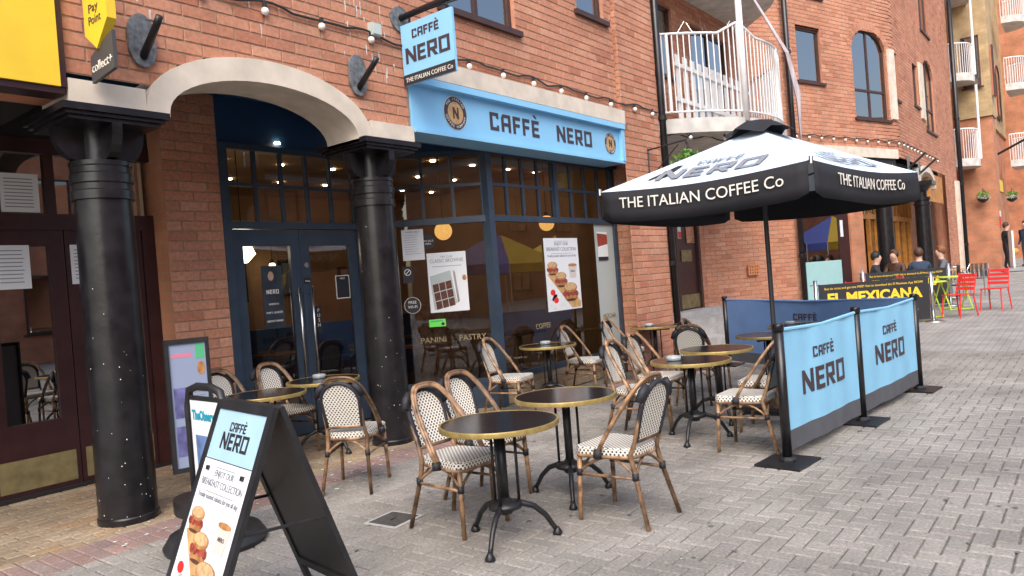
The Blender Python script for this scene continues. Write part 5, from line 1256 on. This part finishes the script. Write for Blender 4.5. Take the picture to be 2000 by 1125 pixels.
def greentable(x,y,lab,r=.40):
    e=empty('folding_table',(x,y,gz(x)),R(30),lab,'table','green folding tables'); MB().lathe([(r,.70),(r+.005,.715),(r,.725)],28).build('top',M_lime,e,True)
    for s in (-.22,.22): MB().tube([(-.26,s,0),(.26,s,.70)],.014,6).tube([(.26,s*.9,0),(-.26,s*.9,.70)],.014,6).build('leg',M_lime,e)
    for xx in (-.26,.26): MB().tube([(xx,-.22,.02),(xx,.22,.02)],.012,6).build('foot_bar',M_lime,e)
greentable(17.1,2.85,'lime green round folding table nearer the red chairs'); greentable(18.6,2.5,'lime green round folding table further up the street')
def alchair(x,y,deg,lab):
    e=empty('aluminium_chair',(x,y,gz(x)),R(deg),lab,'chair','aluminium chairs')
    for s in (-1,1): MB().tube([(.2,s*.24,0),(.2,s*.24,.62),(.12,s*.24,.66),(-.2,s*.24,.66),(-.26,s*.2,.45),(-.28,s*.22,0)],.013,6).build('frame',M_steel,e)
    MB().tube([(-.2,-.24,.66),(-.3,-.2,.80),(-.3,.2,.80),(-.2,.24,.66)],.013,6).build('back_rail',M_steel,e); MB().box(-.2,.2,-.2,.2,.43,.45).build('seat',M_steel,e); 
    for i in range(4): MB().box(-.295,-.285,-.18+.1*i,-.12+.1*i,.46,.79).build('back_slat',M_steel,e)
alchair(21.0,2.9,200,'aluminium armchair beside the seated person in grey'); alchair(22.0,2.5,170,'aluminium armchair closest to the brick pier')
wt=empty('cafe_table',(21.6,3.0,gz(21.6)),0,'small wooden topped table between aluminium chairs','table'); MB().lathe([(.35,.70),(.35,.73)],20).build('top',M_board,wt); MB().tube([(0,0,.02),(0,0,.7)],.03,8).lathe([(.22,0),(.2,.03)],14).build('pedestal',M_steel,wt)
# far A-board
fa=empty('pavement_sign',(32.3,2.5,gz(32.3)),R(14),'tall white pavement sign on a grey base beside the standing person','sign'); MB().box(-.5,.5,-.35,.35,0,.10).build('base',mat('sign_base_grey',(.3,.32,.33),.6),fa); MB().box(-.32,.32,-.03,.03,.16,1.45).box(-.3,.3,-.02,.02,.1,.16).build('panel',M_white,fa)
# ================= PEOPLE =================
def person(loc,deg,pose,lab,top,bottom,hair,look=0,bag=None):
    J={}; E=[]
    def add(n_,p,r,par=None): J[n_]=(Vector(p),r); 
    sit=pose=='sit'; hip=.50 if sit else .92; lean=.10 if sit else 0
    V=[('pel',(0,0,hip),.15,None),('abd',(.01+lean*.3,0,hip+.16),.14,'pel'),('chest',(lean*.7,0,hip+.36),.165,'abd'),('neck',(lean+.02,0,hip+.53),.062,'chest'),('hd0',(lean+.04,0,hip+.61),.085,'neck'),('hd1',(lean+.05,0,hip+.71),.10,'hd0'),('hd2',(lean+.04,0,hip+.79),.075,'hd1'),('nose',(lean+.145,0,hip+.685),.018,'hd1')]
    for s,t in ((1,'L'),(-1,'R')):
        V+=[('sh'+t,(lean*.8-.01,s*.19,hip+.45),.075,'chest')]
        if sit: V+=[('el'+t,(lean+.10,s*.25,hip+.20),.05,'sh'+t),('wr'+t,(lean+.32,s*.14,hip+.22),.034,'el'+t),('ha'+t,(lean+.41,s*.10,hip+.23),.036,'wr'+t),('kn'+t,(.44,s*.12,.50),.075,'pel'),('an'+t,(.46,s*.12,.09),.05,'kn'+t),('to'+t,(.60,s*.13,.04),.042,'an'+t)]
        else: V+=[('el'+t,(-.02+.03*s,s*.25,hip+.18),.05,'sh'+t),('wr'+t,(.08,s*.25,hip-.05),.034,'el'+t),('ha'+t,(.11,s*.24,hip-.14),.036,'wr'+t),('hp'+t,(0,s*.10,hip-.08),.105,'pel'),('kn'+t,(.03*s+.02,s*.11,.49),.07,'hp'+t),('an'+t,(-.03*s-.02,s*.11,.09),.048,'kn'+t),('to'+t,(.13-.03*s,s*.12,.04),.042,'an'+t)]
    idx={v[0]:i for i,v in enumerate(V)}
    me=bpy.data.meshes.new('body'); me.from_pydata([v[1] for v in V],[(idx[v[3]],i) for i,v in enumerate(V) if v[3]],[])
    o=bpy.data.objects.new('body',me); COL.objects.link(o); sk=o.modifiers.new('skin','SKIN'); 
    for i,v in enumerate(V): me.skin_vertices[0].data[i].radius=(v[2],v[2])
    me.skin_vertices[0].data[0].use_root=True
    ss=o.modifiers.new('sub','SUBSURF'); ss.levels=2; ss.render_levels=2
    dg=bpy.context.evaluated_depsgraph_get(); dg.update(); m2=bpy.data.meshes.new_from_object(o.evaluated_get(dg)); bpy.data.objects.remove(o)
    m2.materials.clear(); 
    for m_ in (M_skin,top,bottom,M_ink): m2.materials.append(m_)
    hands=[Vector(V[idx['haL']][1]),Vector(V[idx['haR']][1])]
    for p in m2.polygons:
        c=p.center; k=1
        if c.z>hip+.535: k=0
        elif min((c-h).length for h in hands)<.075: k=0
        elif c.z<.10: k=3
        elif (not sit and c.z<hip-.02) or (sit and (c.x>.16 and c.z<hip+.11 and abs(c.y)<.22 and c.z<.62)): k=2
        p.material_index=k; p.use_smooth=True
    e=empty('person',loc,R(deg),lab,'person'); b=bpy.data.objects.new('body',m2); COL.objects.link(b); b.parent=e
    hm=MB(); hc=Vector((lean+.03,0,hip+.745))
    for i in range(11):
        for j_ in range(16):
            ph=2*math.pi*j_/16; th=math.pi*(.58+.22*max(0,-math.cos(ph)))*i/10; d=Vector((math.sin(th)*math.cos(ph),math.sin(th)*math.sin(ph),math.cos(th)))
            cut=1.0 if d.x<.45 or d.z>.5 else .8
            hm.v.append(tuple(hc+Vector((d.x*.118*cut-.012,d.y*.105,d.z*.125))+Vector((0,0,.008*math.sin(ph*5+i)))))
    for i in range(10):
        for j_ in range(16): hm.f.append((i*16+j_,i*16+(j_+1)%16,(i+1)*16+(j_+1)%16,(i+1)*16+j_))
    hm.build('hair',hair,e,True)
    if bag:
        hb=empty('handbag',loc,R(deg),'soft tan bag held by the standing person in the dark coat','bag'); MB().ball((.12,-.27,hip-.27),.16,12,8,1.1,.5,.8).build('body',bag,hb,True); MB().tube([(.05,-.26,hip-.2),(.11,-.25,hip-.12),(.18,-.26,hip-.2)],.008,6).build('strap',bag,hb)
    if sit: 
        q=empty('dining_chair',loc,R(deg),'plain black chair under the '+lab.split(' seated')[0].split(' leaning')[0],'chair','occupied restaurant chairs'); MB().box(-.2,.2,-.2,.2,.355,.375).build('seat',M_blackpl,q); MB().box(-.24,-.215,-.2,.2,.45,.85).build('backrest',M_blackpl,q)
        for sx in (-.19,.17):
            for sy in (-.17,.17): MB().tube([(sx,sy,0),(sx,sy,.356)],.014,6).build('leg',M_blackpl,q)
        for sy in (-.17,.17): MB().tube([(-.19,sy,.35),(-.228,sy,.5)],.012,6).build('back_post',M_blackpl,q)
cl=lambda n_,c:mat('cloth_'+n_,c,.85,var=.15,scale=12)
jean=cl('denim',(.05,.06,.09)); drk=cl('dark',(.025,.025,.03)); navy=cl('navy',(.025,.045,.085)); gry=cl('grey',(.13,.14,.16)); 
hbr=mat('hair_brown',(.07,.03,.015),.6,var=.4,scale=40); hbk=mat('hair_black',(.012,.01,.01),.6,var=.3,scale=40); hrd=mat('hair_auburn',(.20,.075,.03),.6,var=.4,scale=40)
person((19.9,4.45,gz(19.9)),-70,'sit','dark haired person in black coat seated by the restaurant front',drk,drk,hbk)
person((20.6,4.0,gz(20.6)),165,'sit','person with long brown hair seated between the far black columns',hbr,jean,hbr)
person((20.3,3.45,gz(20.3)),12,'sit','person in navy jacket seated with back turned behind the far banner',navy,jean,hbr)
person((20.9,2.95,gz(20.9)),105,'sit','auburn haired person in grey jacket leaning forward at the restaurant tables',gry,jean,hrd)
person((33.6,2.75,gz(33.6)),-60,'stand','standing person in dark coat and red scarf carrying a tan bag',drk,drk,hbr,bag=mat('bag_tan',(.5,.26,.05),.5))
person((34.8,2.2,gz(34.8)),150,'stand','standing person in navy clothes at the far shop corner',navy,jean,hbr)
# fallen pole on the paving at lower right
fp_=empty('metal_pole',(2.95,.42,.02),R(35),'thin grey metal pole with bracket lying on the paving','pole'); MB().tube([(-.35,0,.0),(.35,0,.0)],.011,8).build('rod',M_steel,fp_); MB().box(.33,.44,-.03,.03,-.012,.012).build('bracket',M_steel,fp_); MB().tube([(.05,0,0),(.11,0,0)],.0125,8).build('sleeve',M_cream,fp_)
